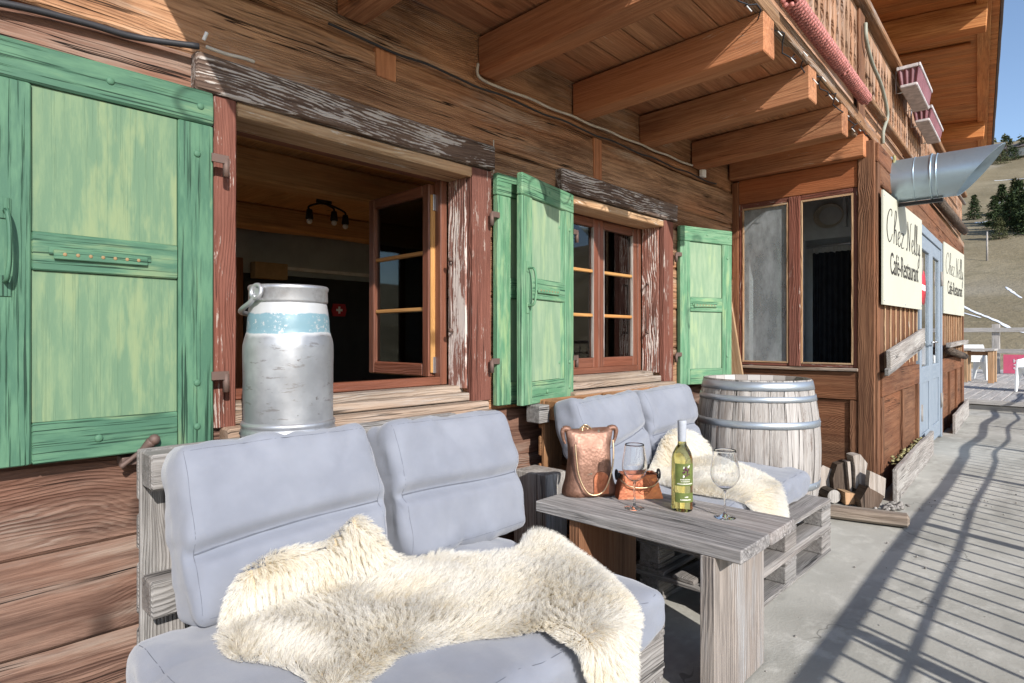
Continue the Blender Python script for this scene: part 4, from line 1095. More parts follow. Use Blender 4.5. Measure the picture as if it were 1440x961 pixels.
def pallet_upright(x0, x1, y0, z0, mat, parent):
    """euro pallet standing on its long edge, deck side to the wall"""
    T = .144; bl = .145; H_ = .80
    for zz, hh in ((z0, .10), (z0 + .35, .10), (z0 + .70, .10)):
        onebox('bottom_board', (x0, y0, zz), (x1, y0 + .022, zz + hh), 'x', mat, parent, jit=.002, ch=.006)
        for xx in (x0, (x0 + x1) / 2 - bl / 2, x1 - bl):
            onebox('block', (xx + .002, y0 + .0225, zz + .002), (xx + bl - .002, y0 + .100, zz + hh - .002), 'x', mat, parent, ch=.004)
    for xx in (x0, (x0 + x1) / 2 - bl / 2, x1 - bl):
        onebox('stringer_board', (xx, y0 + .1005, z0), (xx + bl, y0 + .122, z0 + H_), 'z', mat, parent, jit=.002)
    zz = z0
    for w_ in (.145, .10, .145, .10, .145):
        onebox('deck_board', (x0, y0 + .1225, zz), (x1, y0 + .1435, zz + w_), 'x', mat, parent, jit=.0025, ch=.005); zz += w_ + .04125
b1 = empty('pallet_bench', (1.05, 1.35, 0)); tag(b1, 'grey pallet bench under the open window, nearest the camera', 'bench', 'pallet benches along the wall')
pallet_flat(.452, 1.652, .935, 1.735, 0, M['pallet'], b1); pallet_flat(.452, 1.652, .93, 1.73, .1445, M['pallet'], b1)
pallet_upright(.515, 1.70, 1.845, .028, M['pallet'], b1)
b2 = empty('pallet_bench', (2.93, 1.4, 0)); tag(b2, 'pallet bench with orange-brown back under the closed window, behind the table', 'bench', 'pallet benches along the wall')
pallet_flat(2.33, 3.525, .995, 1.79, 0, M['pallet'], b2); pallet_flat(2.33, 3.525, .995, 1.79, .1445, M['pallet'], b2)
pallet_upright(2.34, 3.53, 1.90, .032, M['palletwarm'], b2)
onebox('block', (2.262, 1.965, .722), (2.339, 2.055, .812), 'x', M['pallet'], b2, jit=.003)
o = onebox('squared_timber', (2.165, 1.84, .0), (2.325, 2.05, .50), 'z', M['mudsill'], jit=.003); tag(o, 'weathered squared timber standing left of the orange-brown bench back', 'timber')

# ----------------------------------------------------------------------------------------------- cushions
def cushion(name, wd, dp, th, W, label, cat, group, r=.045, puff=.022, creases=(), seed=0, res=46, wrinkle=.006, slump=0.0, buttons=()):
    """boxed cushion: x width, y depth/height, z thickness, centred; creases at y positions"""
    bm = bmesh.new(); bmesh.ops.create_cube(bm, size=2.0)
    bmesh.ops.subdivide_edges(bm, edges=bm.edges[:], cuts=res, use_grid_fill=True)
    h = Vector((wd / 2, dp / 2, th / 2))
    for v in bm.verts:
        c = v.co.copy(); p = Vector((c.x * h.x, c.y * h.y, c.z * h.z))
        rr = r
        q = Vector([max(-(h[i] - rr), min(h[i] - rr, p[i])) for i in range(3)])
        dlt = p - q
        if dlt.length > 1e-6: p = q + dlt.normalized() * rr * min(1.0, max(abs(dlt[i]) for i in range(3)) / rr)
        u, w = p.x / h.x, p.y / h.y
        fz = p.z / h.z
        pf = puff * max(0, 1 - u * u) ** .6 * max(0, 1 - w * w) ** .6
        p.z += fz * pf
        # sides bow and pinch
        p.x += .010 * (1 if u > 0 else -1) * abs(u) ** 6 * (1 - w * w) - .008 * u * abs(u) ** 5 * abs(w) ** 4
        p.y += .008 * (1 if w > 0 else -1) * abs(w) ** 6 * (1 - u * u)
        for (cy, dep, sg, sl) in creases:
            dy = p.y - cy - sl * p.x - .008 * math.sin(p.x * 7 + seed)
            edge = max(0, 1 - abs(u) ** 10)
            k = math.exp(-(dy / sg) ** 2)
            p.z -= fz * dep * k * (.35 + .65 * edge) 
        nz = mnoise.noise((p.x * 5 + seed * 7, p.y * 5, p.z * 5 + seed)); nz2 = mnoise.noise((p.x * 16 + seed, p.y * 11, p.z * 14 + seed * 3))
        n = dlt.normalized() if dlt.length > 1e-6 else Vector((0, 0, fz))
        edgew = max(abs(u), abs(w)) ** 6
        nz3 = mnoise.noise((p.x * 34 + seed * 2, p.y * 34, p.z * 6)); er = max(abs(u), abs(w)) ** 3
        p += Vector((n.x, n.y, n.z)) * (wrinkle * nz + wrinkle * .7 * nz2 * (.35 + edgew) + .0018 * nz3 * er - .0065 * max(0, 1 - abs(mnoise.noise((p.x * 6.5 + seed * 3, p.y * 4.5 + p.x * 3, seed))) * 5) ** 2 * (.25 + .75 * er))
        if slump:
            p.z += slump * (w * w) * (-1) * .5 + slump * .3 * math.sin(u * 2.4 + seed) * max(0, w)
            p.y -= slump * .5 * (1 - (u + .25 * math.sin(seed)) ** 2) * max(0, w) ** 2
        v.co = p
    o = obj_from_bm(name, bm, M['fabric'], None, W)
    tag(o, label, cat, group)
    # seam lines following the boxed edge on both faces
    ss = MB()
    for fz in (1,):
        hx, hy = h.x - r * .55, h.y - r * .55; P = []
        for k in range(120):
            a = k / 120 * 4; e = int(a); f = a - e
            cr = .06
            cx, cy = [(-1, -1), (1, -1), (1, 1), (-1, 1)][e]; nx_, ny_ = [(1, -1), (1, 1), (-1, 1), (-1, -1)][e]
            P.append((hx * (cx + (nx_ - cx) * f), hy * (cy + (ny_ - cy) * f), fz))
        # project onto the mesh by casting down the face normal
        pts = []
        from mathutils.bvhtree import BVHTree
        bv = BVHTree.FromPolygons([v.co for v in o.data.vertices], [p.vertices for p in o.data.polygons])
        for (x, y, z) in P:
            hit = bv.ray_cast(Vector((x, y, z * .5)), Vector((0, 0, -z)))
            if hit[0] is not None: pts.append(hit[0] + Vector((0, 0, -.0004 * z)))
        if len(pts) > 20: ss.tube(pts, .0009, 5, closed=True)
        for (cy, dep, sg, sl) in creases:
            pts = []
            for k in range(50):
                x = (k / 49 - .5) * 2 * (h.x - r * .6); y = cy + sl * x + .008 * math.sin(x * 7 + seed)
                hit = bv.ray_cast(Vector((x, y, .5)), Vector((0, 0, -1)))
                if hit[0] is not None: pts.append(hit[0] + Vector((0, 0, .0002)))
            if len(pts) > 5: ss.tube(pts, .0022, 5)
    sm = ss.build('seam', M['seam'], o, W)
    return o
def lean(x, y, z, tilt, yaw=0, roll=0):
    """cushion standing: local y -> up, local z -> towards the viewer (-y)"""
    return Matrix.Translation((x, y, z)) @ Matrix.Rotation(R(yaw), 4, 'Z') @ Matrix.Rotation(R(90 - tilt), 4, 'X') @ Matrix.Rotation(R(roll), 4, 'Z')
flatW = lambda x, y, z, rz=0: Matrix.Translation((x, y, z)) @ Matrix.Rotation(R(rz), 4, 'Z')
cushion('seat_cushion', 1.19, .82, .128, flatW(1.005, 1.285, .353), 'long grey-blue seat cushion on the near bench, under the big sheepskin', 'cushion', 'grey seat cushions', r=.042, puff=.02, seed=1, wrinkle=.013)
cushion('back_cushion', .575, .46, .155, lean(.820, 1.69, .638, 17, -2, .5), 'grey-blue back cushion at the left end of the near bench, below the milk can', 'cushion', 'grey back cushions', r=.036, puff=.024, creases=((-.035, .040, .022, .07),), seed=2, wrinkle=.013, slump=.02)
cushion('back_cushion', .59, .46, .155, lean(1.445, 1.675, .635, 17, 2, -1), 'grey-blue back cushion at the right end of the near bench', 'cushion', 'grey back cushions', r=.036, puff=.024, creases=((-.02, .040, .022, .02),), seed=3.3, wrinkle=.013, slump=.02)
cushion('seat_cushion', 1.20, .68, .135, flatW(2.925, 1.43, .355), 'grey-blue seat cushion on the far bench in front of the barrel', 'cushion', 'grey seat cushions', r=.042, puff=.02, seed=4, wrinkle=.013)
cushion('back_cushion', .58, .44, .15, lean(2.595, 1.795, .635, 14, 0, 3), 'grey-blue back cushion behind the copper vessel', 'cushion', 'grey back cushions', r=.036, puff=.024, creases=((-.035, .038, .022, .10),), seed=5.1, wrinkle=.014, slump=.035)
cushion('back_cushion', .58, .44, .15, lean(3.205, 1.80, .640, 14, 2, 0), 'grey-blue back cushion next to the barrel', 'cushion', 'grey back cushions', r=.036, puff=.024, creases=((-.035, .038, .022, .0),), seed=6.7, wrinkle=.013, slump=.025)

# ----------------------------------------------------------------------------------------------- sheepskins
def in_poly(px, py, poly):
    c = False; j = len(poly) - 1
    for i in range(len(poly)):
        xi, yi = poly[i]; xj, yj = poly[j]
        if (yi > py) != (yj > py) and px < (xj - xi) * (py - yi) / (yj - yi) + xi: c = not c
        j = i
    return c
def edge_dist(px, py, P):
    a = P; b = np.roll(P, -1, 0); d = b - a
    t = np.clip(((px - a[:, 0]) * d[:, 0] + (py - a[:, 1]) * d[:, 1]) / (d ** 2).sum(1), 0, 1)
    return np.hypot(a[:, 0] + t * d[:, 0] - px, a[:, 1] + t * d[:, 1] - py).min()
def sheepskin(poly, prof, label, n_str, seed, lmin=.026, lmax=.042, width=.0007):
    """poly in (x, w); prof(x, w) -> point on what carries the skin"""
    r = np.random.default_rng(seed)
    poly = [(p.x, p.y) for p in smoothpts([(a, b, 0) for a, b in poly], 4, True)]
    PA = np.array(poly)
    def surf(x, w):
        e = edge_dist(x, w, PA)
        lift = .010 * min(1, e / .05) + .010 * mnoise.noise((x * 7 + seed, w * 7, 2)) * min(1, e / .04) + .006
        p = prof(x, w); px_ = prof(x + .004, w); pw = prof(x, w + .004)
        n = (px_ - p).cross(pw - p)
        n.normalize()
        return p + n * lift, n, e
    m = MB(); step = .022; idx = {}
    lo = PA.min(0); hi = PA.max(0)
    nx_, ny_ = int((hi[0] - lo[0]) / step) + 2, int((hi[1] - lo[1]) / step) + 2
    vs = []; fs = []
    for i in range(nx_):
        for j in range(ny_):
            x, w = lo[0] + i * step, lo[1] + j * step
            if in_poly(x, w, poly):
                idx[(i, j)] = len(vs); vs.append(tuple(surf(x, w)[0]))
    for (i, j) in list(idx):
        q = [(i, j), (i + 1, j), (i + 1, j + 1), (i, j + 1)]
        if all(k in idx for k in q): fs.append(tuple(idx[k] for k in q))
    m.add(vs, fs, vs, 1, True)
    # strands: everything sampled on a fine grid, then interpolated
    gs = .0125; gx_ = np.arange(lo[0], hi[0] + gs, gs); gy_ = np.arange(lo[1], hi[1] + gs, gs)
    A = np.zeros((len(gx_), len(gy_), 17)); 
    for i, x in enumerate(gx_):
        for j, w in enumerate(gy_):
            p, n, e = surf(x, w)
            if not in_poly(x, w, poly): e = -e
            p0 = prof(x, w); tx = (prof(x + .004, w) - p0).normalized(); tw = (prof(x, w + .004) - p0).normalized()
            a = 3.2 * mnoise.noise((x * 3.2 + seed, w * 3.2, 1)) - 1.2
            A[i, j] = [*p, *n, *tx, *tw, math.cos(a), math.sin(a), e, mnoise.noise((x * 9, w * 9, seed + 4)), mnoise.noise((x * 17, w * 17, seed + 6))]
    def samp(X, W_):
        fx = np.clip((X - lo[0]) / gs, 0, len(gx_) - 1.001); fy = np.clip((W_ - lo[1]) / gs, 0, len(gy_) - 1.001)
        i = fx.astype(int); j = fy.astype(int); u = (fx - i)[:, None]; v = (fy - j)[:, None]
        return (A[i, j] * (1 - u) * (1 - v) + A[i + 1, j] * u * (1 - v) + A[i, j + 1] * (1 - u) * v + A[i + 1, j + 1] * u * v)
    X = r.uniform(lo[0], hi[0], n_str * 3); W_ = r.uniform(lo[1], hi[1], n_str * 3)
    Q = samp(X, W_); keep = Q[:, 14 - 0] > 0.0
    X, W_, Q = X[keep][:n_str], W_[keep][:n_str], Q[keep][:n_str]; N = len(X)
    p, n, tx, tw = Q[:, 0:3], Q[:, 3:6], Q[:, 6:9], Q[:, 9:12]; ca, sa, e, l1, l2 = (Q[:, k:k + 1] for k in (12, 13, 14, 15, 16))
    unit = lambda a: a / np.maximum(1e-9, np.linalg.norm(a, axis=1, keepdims=True))
    # locks: every strand leans to the centre of its lock
    cell = .017; cj = np.random.default_rng(seed + 1).uniform(-.5, .5, (400, 400, 2))
    ix, iy = np.floor(X / cell).astype(int), np.floor(W_ / cell).astype(int)
    cc = cj[ix % 400, iy % 400]; dx = (ix + .5 + cc[:, 0] * .8) * cell - X; dw = (iy + .5 + cc[:, 1] * .8) * cell - W_
    lock = np.random.default_rng(seed + 2).normal(0, .075, (400, 400, 3))[ix % 400, iy % 400]
    gE = (samp(X + .006, W_)[:, 14] - Q[:, 14], samp(X, W_ + .006)[:, 14] - Q[:, 14])
    out = unit(-(tx * gE[0][:, None] + tw * gE[1][:, None])) * np.clip(1 - e / .055, 0, 1) * 1.25
    fl = tx * ca + tw * sa
    L = r.uniform(lmin, lmax, (N, 1)) * (1 + .35 * l1) * np.clip(.55 + e / .05, .55, 1)
    d = unit(n * .80 + fl * .50 + out + lock + r.normal(0, .085, (N, 3)) + (tx * dx[:, None] + tw * dw[:, None]) / .05)
    side = unit(np.cross(d, r.normal(0, 1, (N, 3)))); wv = unit(np.cross(side, d))
    ph = r.uniform(0, 6.28, (N, 1)); grav = np.array([0, 0, -1.0]) - n * (-n[:, 2:3]) * .9
    segs = 3; VV = np.zeros((N, (segs + 1) * 2, 3)); q = p.copy()
    for s_ in range(segs + 1):
        t_ = s_ / segs; ww = width * (1 - .7 * t_); off = side * (.0030 * np.sin(ph + t_ * 5.0) * t_)
        VV[:, s_ * 2] = q + off - wv * ww; VV[:, s_ * 2 + 1] = q + off + wv * ww
        d = unit(d + grav * .14 + fl * .10); q = q + d * (L / segs)
    base = (np.arange(N) * (segs + 1) * 2)[:, None]
    FF = np.concatenate([np.stack([base[:, 0] + k * 2, base[:, 0] + k * 2 + 1, base[:, 0] + k * 2 + 3, base[:, 0] + k * 2 + 2], 1) for k in range(segs)])
    m.add(VV.reshape(-1, 3).tolist(), FF.tolist(), [(0, 0, 0)] * (N * (segs + 1) * 2), 0, True)
    o = m.build('sheepskin', [M['fleece'], M['hide']]); tag(o, label, 'sheepskin', 'cream sheepskins on the benches')
    return o
S1 = [(.57, .70), (.60, .79), (.65, .84), (.75, .86), (.86, .85), (.92, .87), (.98, .90), (1.045, .84), (1.085, .765), (1.15, .735), (1.26, .70), (1.317, .62), (1.395, .56), (1.495, .56), (1.59, .62), (1.665, .635), (1.67, .53), (1.60, .385), (1.52, .225), (1.46, .137), (1.37, .03), (1.32, -.06), (1.315, -.20), (1.30, -.31), (1.23, -.33), (1.185, -.22), (1.15, -.10), (1.12, -.01), (1.11, .06), (1.12, .12), (1.04, .17), (.97, .22), (.895, .26), (.85, .28), (.805, .295), (.76, .27), (.70, .250), (.64, .235), (.60, .25), (.62, .33), (.61, .42), (.58, .485), (.545, .57)]
def prof1(x, w):
    yf = .862; zt = .428 - .016 * max(0, abs(x - 1.02) / .62) ** 4
    # front lip rounded, seat, then up the back cushions
    if w < -.0: return Vector((x, yf - .012 - .02 * min(1, -w / .2), zt - .015 + w))
    if w < .07: q = w / .07 * math.pi / 2; return Vector((x, yf - .012 + .055 * (1 - math.cos(q)), zt - .015 + .015 * math.sin(q) + .0))
    wb = .70
    if w < wb: return Vector((x, yf + .043 + (w - .07) * .985, zt + .006 * mnoise.noise((x * 6, w * 6, 0))))
    k = w - wb
    return Vector((x, yf + .043 + (wb - .07) * .985 + k * .26, zt + k * .965))
sheepskin(S1, prof1, 'big cream sheepskin spread over the near bench and hanging over its front edge', 190000, 3)
S2 = [(2.90, .70), (3.04, .745), (3.20, .72), (3.32, .67), (3.40, .60), (3.38, .52), (3.24, .31), (3.15, .155), (3.06, .05), (2.98, -.03), (2.90, -.10), (2.80, -.16), (2.70, -.12), (2.60, .0), (2.55, .2), (2.6, .4), (2.7, .55), (2.80, .63)]
def prof2(x, w):
    zt = .437
    if w < 0: return Vector((x, 1.088 + w * .65, zt - .012 + w * .75))
    wb = .535
    if w < wb: return Vector((x, 1.088 + w, zt - .012 * (1 - min(1, w / .05)) + .006 * mnoise.noise((x * 6, w * 6, 0))))
    k = w - wb
    return Vector((x, 1.088 + wb + k * .26, zt + k * .965))
sheepskin(S2, prof2, 'cream sheepskin with yellowish patches on the far bench behind the bottle', 75000, 9)

# ----------------------------------------------------------------------------------------------- milk can
mc = empty('milk_can', (.945, 1.925, .832)); tag(mc, 'battered aluminium milk can with a teal paint band standing in the open window', 'milk can')
MC = Matrix.Translation((.945, 1.925, .832)) @ Matrix.Rotation(R(18), 4, 'Z')
prof = [(.0, .012), (.136, .012), (.140, .02), (.1405, .05), (.141, .15), (.142, .25), (.1415, .295), (.138, .312), (.130, .340), (.128, .375), (.124, .405), (.121, .425), (.119, .432), (.119, .436)]
bd = MB().lathe([p for a, b in zip(prof[:-1], prof[1:]) for p in [(a[0] + (b[0] - a[0]) * q / 4, a[1] + (b[1] - a[1]) * q / 4) for q in range(4)]] + [prof[-1]], n=96)
bd.v = [(x * (1 + .010 * mnoise.noise((x * 14, y * 14, z * 11)) + .005 * mnoise.noise((x * 40, y * 40, z * 40))), y * (1 + .010 * mnoise.noise((x * 14, y * 14, z * 11)) + .005 * mnoise.noise((x * 40, y * 40, z * 40))), z) for x, y, z in bd.v]
bd.build('body', M['can'], mc, MC, recenter=False)
MB().lathe([(.118, .430), (.123, .432), (.1245, .438), (.1235, .470), (.126, .474), (.1265, .482), (.123, .487), (.117, .486), (.114, .478), (.113, .43)], n=64).build('neck_band', M['canring'], mc, MC, recenter=False)
MB().lathe([(.0, .470), (.110, .468), (.1125, .476)], n=40).build('lid', M['canring'], mc, MC, recenter=False)
fr = MB().lathe([(.139, .048), (.147, .045), (.149, .038), (.147, .031), (.145, .028), (.149, .022), (.151, .006), (.148, .0), (.140, .0), (.138, .01)], n=72).build('foot_ring', M['canring'], mc, MC, recenter=False)
m = MB()
for k in range(10): a = k * .628 + .1; m.ball((.1495 * math.cos(a), .1495 * math.sin(a), .013), .005, 5)
m.build('drain_holes', M['blackmetal'], fr, MC)
for sg in (1, -1):
    c = sg * .130
    MB().box((min(c - sg * .008, c + sg * .004), -.014, .435), (max(c - sg * .008, c + sg * .004), .014, .475), 'z', ch=.003).build('lug_plate', M['canring'], mc, MC)
    MB().tube([(c + sg * .004 + .004 * math.sin(a), .021 * math.cos(a), .462 + .021 * math.sin(a)) for a in np.linspace(0, 2 * math.pi, 22)[:-1]], .0075, 8, closed=True).build('lug_ring', M['canring'], mc, MC)
MB().tube(smoothpts([(-.136, .000, .450), (-.138, .022, .428), (-.126, .07, .410), (-.09, .115, .400), (0, .146, .396), (.09, .115, .400), (.126, .07, .410), (.138, .022, .428), (.136, .000, .450)]), .0085, 8).build('bail_handle', M['canring'], mc, MC)

# ----------------------------------------------------------------------------------------------- table and what stands on it
tb = empty('low_table', (1.99, 1.15, 0)); tag(tb, 'low table of thick weathered grey planks between the benches, bottle and glasses on it', 'table')
TZ = .515
m = MB(); m.box((1.772, .745, TZ - .042), (1.994, 1.56, TZ), 'y', jit=.003, ch=.004, seg=.05).box((1.997, .742, TZ - .042), (2.218, 1.556, TZ - .001), 'y', jit=.003, ch=.004, seg=.05)
m.build('tabletop', M['table'], tb)
onebox('leg', (1.772, .828, 0), (2.162, .878, TZ - .0425), 'z', M['tableleg'], tb, jit=.002, ch=.003)
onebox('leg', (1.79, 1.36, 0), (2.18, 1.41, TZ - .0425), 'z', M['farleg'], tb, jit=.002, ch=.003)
# wine bottle
BP = Matrix.Translation((2.05, 1.085, TZ)) @ Matrix.Rotation(R(0), 4, 'Z')
bt = empty('wine_bottle', (2.05, 1.085, TZ)); tag(bt, 'bottle of white wine with olive label and grey capsule on the table', 'bottle')
MB().lathe([(.0, .010), (.018, .008), (.030, .001), (.036, .0), (.0385, .004), (.0385, .175), (.0375, .192), (.033, .210), (.024, .228), (.0165, .240), (.0145, .252), (.0140, .300), (.0150, .312), (.0150, .322), (.0, .322)], n=56).build('bottle_body', M['wine'], bt, BP, recenter=False)
MB().lathe([(.0152, .253), (.0156, .254), (.0160, .312), (.0162, .3255), (.0155, .329), (.0, .329)], n=32).build('capsule', M['capsule'], bt, BP, recenter=False)
CA = -2.30                    # direction the labels face, towards the camera side
def label_patch(z0, z1, half, mat, name, parent, r=.0391):
    return MB().lathe([(r, z0), (r, z1)], n=28, a0=CA - half, a1=CA + half).build(name, mat, parent, BP, recenter=False)
lb = label_patch(.095, .176, 1.02, M['labelgreen'], 'label', bt); lb2 = label_patch(.035, .070, 1.02, M['labelgreen'], 'label', bt)
def onlabel(a, z, r=.0394): return (r * math.cos(CA + a), r * math.sin(CA + a), z)
m = MB()
for k in range(16): a = random.gauss(.08, .14); z = .148 + random.gauss(0, .0065); m.ball(onlabel(a, z), .0042, 5, sq=(.6, .6, 1))
m.build('grape_print', M['grape'], lb, BP)
m = MB(); 
for a, z in ((-.22, .160), (-.18, .163), (.28, .165), (.34, .168), (.2, .164), (-.22, .132), (-.16, .130), (-.25, .128)): m.ball(onlabel(a, z), .0036, 5, sq=(.5, .5, 1.2))
m.build('leaf_print', M['labelwhite'], lb, BP)
def label_line(z, a0, a1, h, name, parent, n):
    m = MB(); k = 0
    for i in range(n):
        q0 = a0 + (a1 - a0) * i / n; q1 = q0 + (a1 - a0) / n * .68
        hh = h * random.choice((1, 1, .75))
        vs = [onlabel(q0, z, .03925), onlabel(q1, z, .03925), onlabel(q1, z + hh, .03925), onlabel(q0, z + hh, .03925)]
        m.add(vs, [(0, 1, 2, 3)], vs)
    return m.build(name, M['labelwhite'], parent, BP)
label_line(.117, -.5, .45, .0035, 'small_print', lb, 11); label_line(.110, -.45, .42, .003, 'small_print', lb, 12); label_line(.101, -.80, .80, .0045, 'small_print', lb, 18)
label_line(.043, -.5, .55, .0045, 'small_print', lb2, 12); label_line(.053, -.1, .25, .005, 'small_print', lb2, 5)
# wine glasses
def wine_glass(x, y, rz, s, label):
    W = Matrix.Translation((x, y, TZ)) @ Matrix.Rotation(rz, 4, 'Z')
    r0 = empty('wine_glass', (x, y, TZ)); tag(r0, label, 'wine glass', 'empty wine glasses on the table')
    bowl = [(.0045, .098), (.012, .101), (.026, .110), (.038, .124), (.0455, .141), (.0475, .154), (.0455, .175), (.0405, .205), (.0365, .232), (.0355, .238)]
    inner = [(r_ - .0011, z + .0006) for r_, z in bowl[::-1] if r_ > .01]
    bowl = [(r_ * s, z) for r_, z in bowl]; inner = [(r_ * s, z) for r_, z in inner]
    MB().lathe([(.0, .096)] + bowl + [(.0350 * s, .2386)] + inner + [(.0, .1035)], n=56).build('bowl', M['crystal'], r0, W, recenter=False)
    MB().lathe([(.0, .0), (.036, .0), (.0375, .001), (.036, .0022), (.02, .0045), (.0075, .010), (.0042, .022), (.0034, .05), (.0036, .085), (.0052, .0955), (.0, .0957)], n=40).build('stem_and_foot', M['crystal'], r0, W, recenter=False)
    return r0
wine_glass(1.945, 1.222, 0, .98, 'empty wine glass in front of the copper planter, left of the bottle')
wine_glass(2.065, .928, 0, 1.05, 'empty wine glass right of the bottle at the near end of the table')

# copper vessel: pouch-shaped, ears at the top corners
cv = empty('copper_vessel', (2.01, 1.475, TZ)); tag(cv, 'tall hammered copper vessel with wire handle and little arched door', 'vessel')
CVW = Matrix.Translation((2.005, 1.475, TZ)) @ Matrix.Rotation(R(-38), 4, 'Z')
secs = [(0, .112, .066), (.02, .110, .064), (.06, .098, .062), (.10, .090, .060), (.15, .086, .056), (.19, .087, .048), (.22, .092, .036), (.245, .100, .024), (.258, .104, .016)]
m = MB(); n = 48; vs = []
for z, a, b in secs:
    for k in range(n):
        t = 2 * math.pi * k / n; ct, st_ = math.cos(t), math.sin(t)
        x = a * math.copysign(abs(ct) ** .55, ct); y = b * math.copysign(abs(st_) ** .75, st_)
        zz = z
        if z > .2: zz += .012 * (abs(x) / .1) ** 3 * (z - .2) / .058
        nz = .0022 * mnoise.noise((x * 40, y * 40, z * 40))
        vs.append((x + nz * ct, y + nz * st_, zz))
fs = []
for i in range(len(secs) - 1):
    for k in range(n): fs.append((i * n + k, i * n + (k + 1) % n, (i + 1) * n + (k + 1) % n, (i + 1) * n + k))
fs.append(tuple(reversed(range(n)))); fs.append(tuple((len(secs) - 1) * n + k for k in range(n)))
m.add(vs, fs, vs, 0, True); m.build('body', M['copper'], cv, CVW, recenter=False)
for sg in (1, -1):
    MB().tube(smoothpts([(sg * .080, 0, .258), (sg * .100, -.004, .266), (sg * .112, -.006, .255), (sg * .108, -.006, .225), (sg * .100, -.01, .205)]), [.010, .013, .014, .014, .013, .013, .012, .012, .012, .011, .011, .010, .010, .010, .009, .009, .008, .008, .007, .007, .006, .006, .005, .005, .004][:25]).build('ear', M['copper'], cv, CVW)
P = smoothpts([(-.072, -.058, .212), (-.070, -.066, .16), (-.062, -.075, .09), (-.035, -.086, .030), (.0, -.090, .014), (.040, -.086, .034), (.072, -.072, .10), (.085, -.058, .17), (.086, -.045, .225)])
MB().tube(P, .0035, 8).build('wire_handle', M['brass'], cv, CVW)
m = MB(); ap = [(-.028 + .004, 0)] + [(.03 + .032 * math.cos(a), .075 + .032 * math.sin(a)) for a in np.linspace(0, math.pi, 12)][::-1]
m = MB(); arch = [(.002, .012), (.062, .012)] + [(.032 + .030 * math.cos(a), .070 + .030 * math.sin(a)) for a in np.linspace(0, math.pi, 12)]
m.prism(arch, -.0690, -.050); m.build('arched_door', M['copperred'], cv, CVW)
m = MB()
for k in range(9): a = k * .7; m.ball((.012 * math.cos(a) - .02, -.006 + .004 * math.sin(k), .262 + .010 * math.sin(a)), .007, 5)
m.tube(smoothpts([(-.045, -.012, .262), (-.02, -.016, .282), (.01, -.012, .262)]), .003); m.build('rosette', M['brass'], cv, CVW)
# copper planter
cp = empty('copper_planter', (2.105, 1.305, TZ)); tag(cp, 'small red copper planter with embossed wheel and ring handles behind the left glass', 'planter')
CPW = Matrix.Translation((2.100, 1.305, TZ)) @ Matrix.Rotation(R(-42), 4, 'Z')
m = MB(); lo_ = [(-.090, -.045, 0), (.090, -.045, 0), (.090, .045, 0), (-.090, .045, 0)]; hi_ = [(-.066, -.032, .092), (.066, -.032, .092), (.066, .032, .092), (-.066, .032, .092)]
rim = [(-.072, -.037, .094), (.072, -.037, .094), (.072, .037, .094), (-.072, .037, .094)]; rin = [(-.062, -.028, .094), (.062, -.028, .094), (.062, .028, .094), (-.062, .028, .094)]
rb = [(-.062, -.028, .03), (.062, -.028, .03), (.062, .028, .03), (-.062, .028, .03)]
V = lo_ + hi_ + rim + rin + rb; F = [(3, 2, 1, 0)]
for l in range(4):
    for k in range(4): F.append((l * 4 + k, l * 4 + (k + 1) % 4, l * 4 + 4 + (k + 1) % 4, l * 4 + 4 + k))
F.append((16, 17, 18, 19)); m.add(V, F, V); m.build('body', M['copperred'], cp, CPW, recenter=False)
m = MB(); th = math.atan2(.013, .092)
for rr in (.016, .028): m.tube([(.015 + rr * math.cos(a), -.0455 + (.045 + rr * math.sin(a)) * .141, .045 + rr * math.sin(a)) for a in np.linspace(0, 2 * math.pi, 25)[:-1]], .0022, 6, closed=True)
for k in range(8): a = k * math.pi / 4; m.tube([(.015, -.0455 + .045 * .141, .045), (.015 + .028 * math.cos(a), -.0455 + (.045 + .028 * math.sin(a)) * .141, .045 + .028 * math.sin(a))], .0016, 5)
m.build('embossed_wheel', M['copperred'], cp, CPW)
for sg in (1, -1):
    MB().ball((sg * .076, 0, .085), .011, 6).tube([(sg * .086 + .0 , .016 * math.cos(a), .088 + .018 * math.sin(a)) for a in np.linspace(0, 2 * math.pi, 16)[:-1]], .004, 6, closed=True).build('ring_handle', M['blackmetal'], cp, CPW)
P = smoothpts([(-.078, -.03, .075), (-.05, -.055, .055), (0, -.062, .048), (.05, -.055, .055), (.078, -.03, .075)])
MB().tube(P, .003, 6).build('wire_handle', M['brass'], cp, CPW)

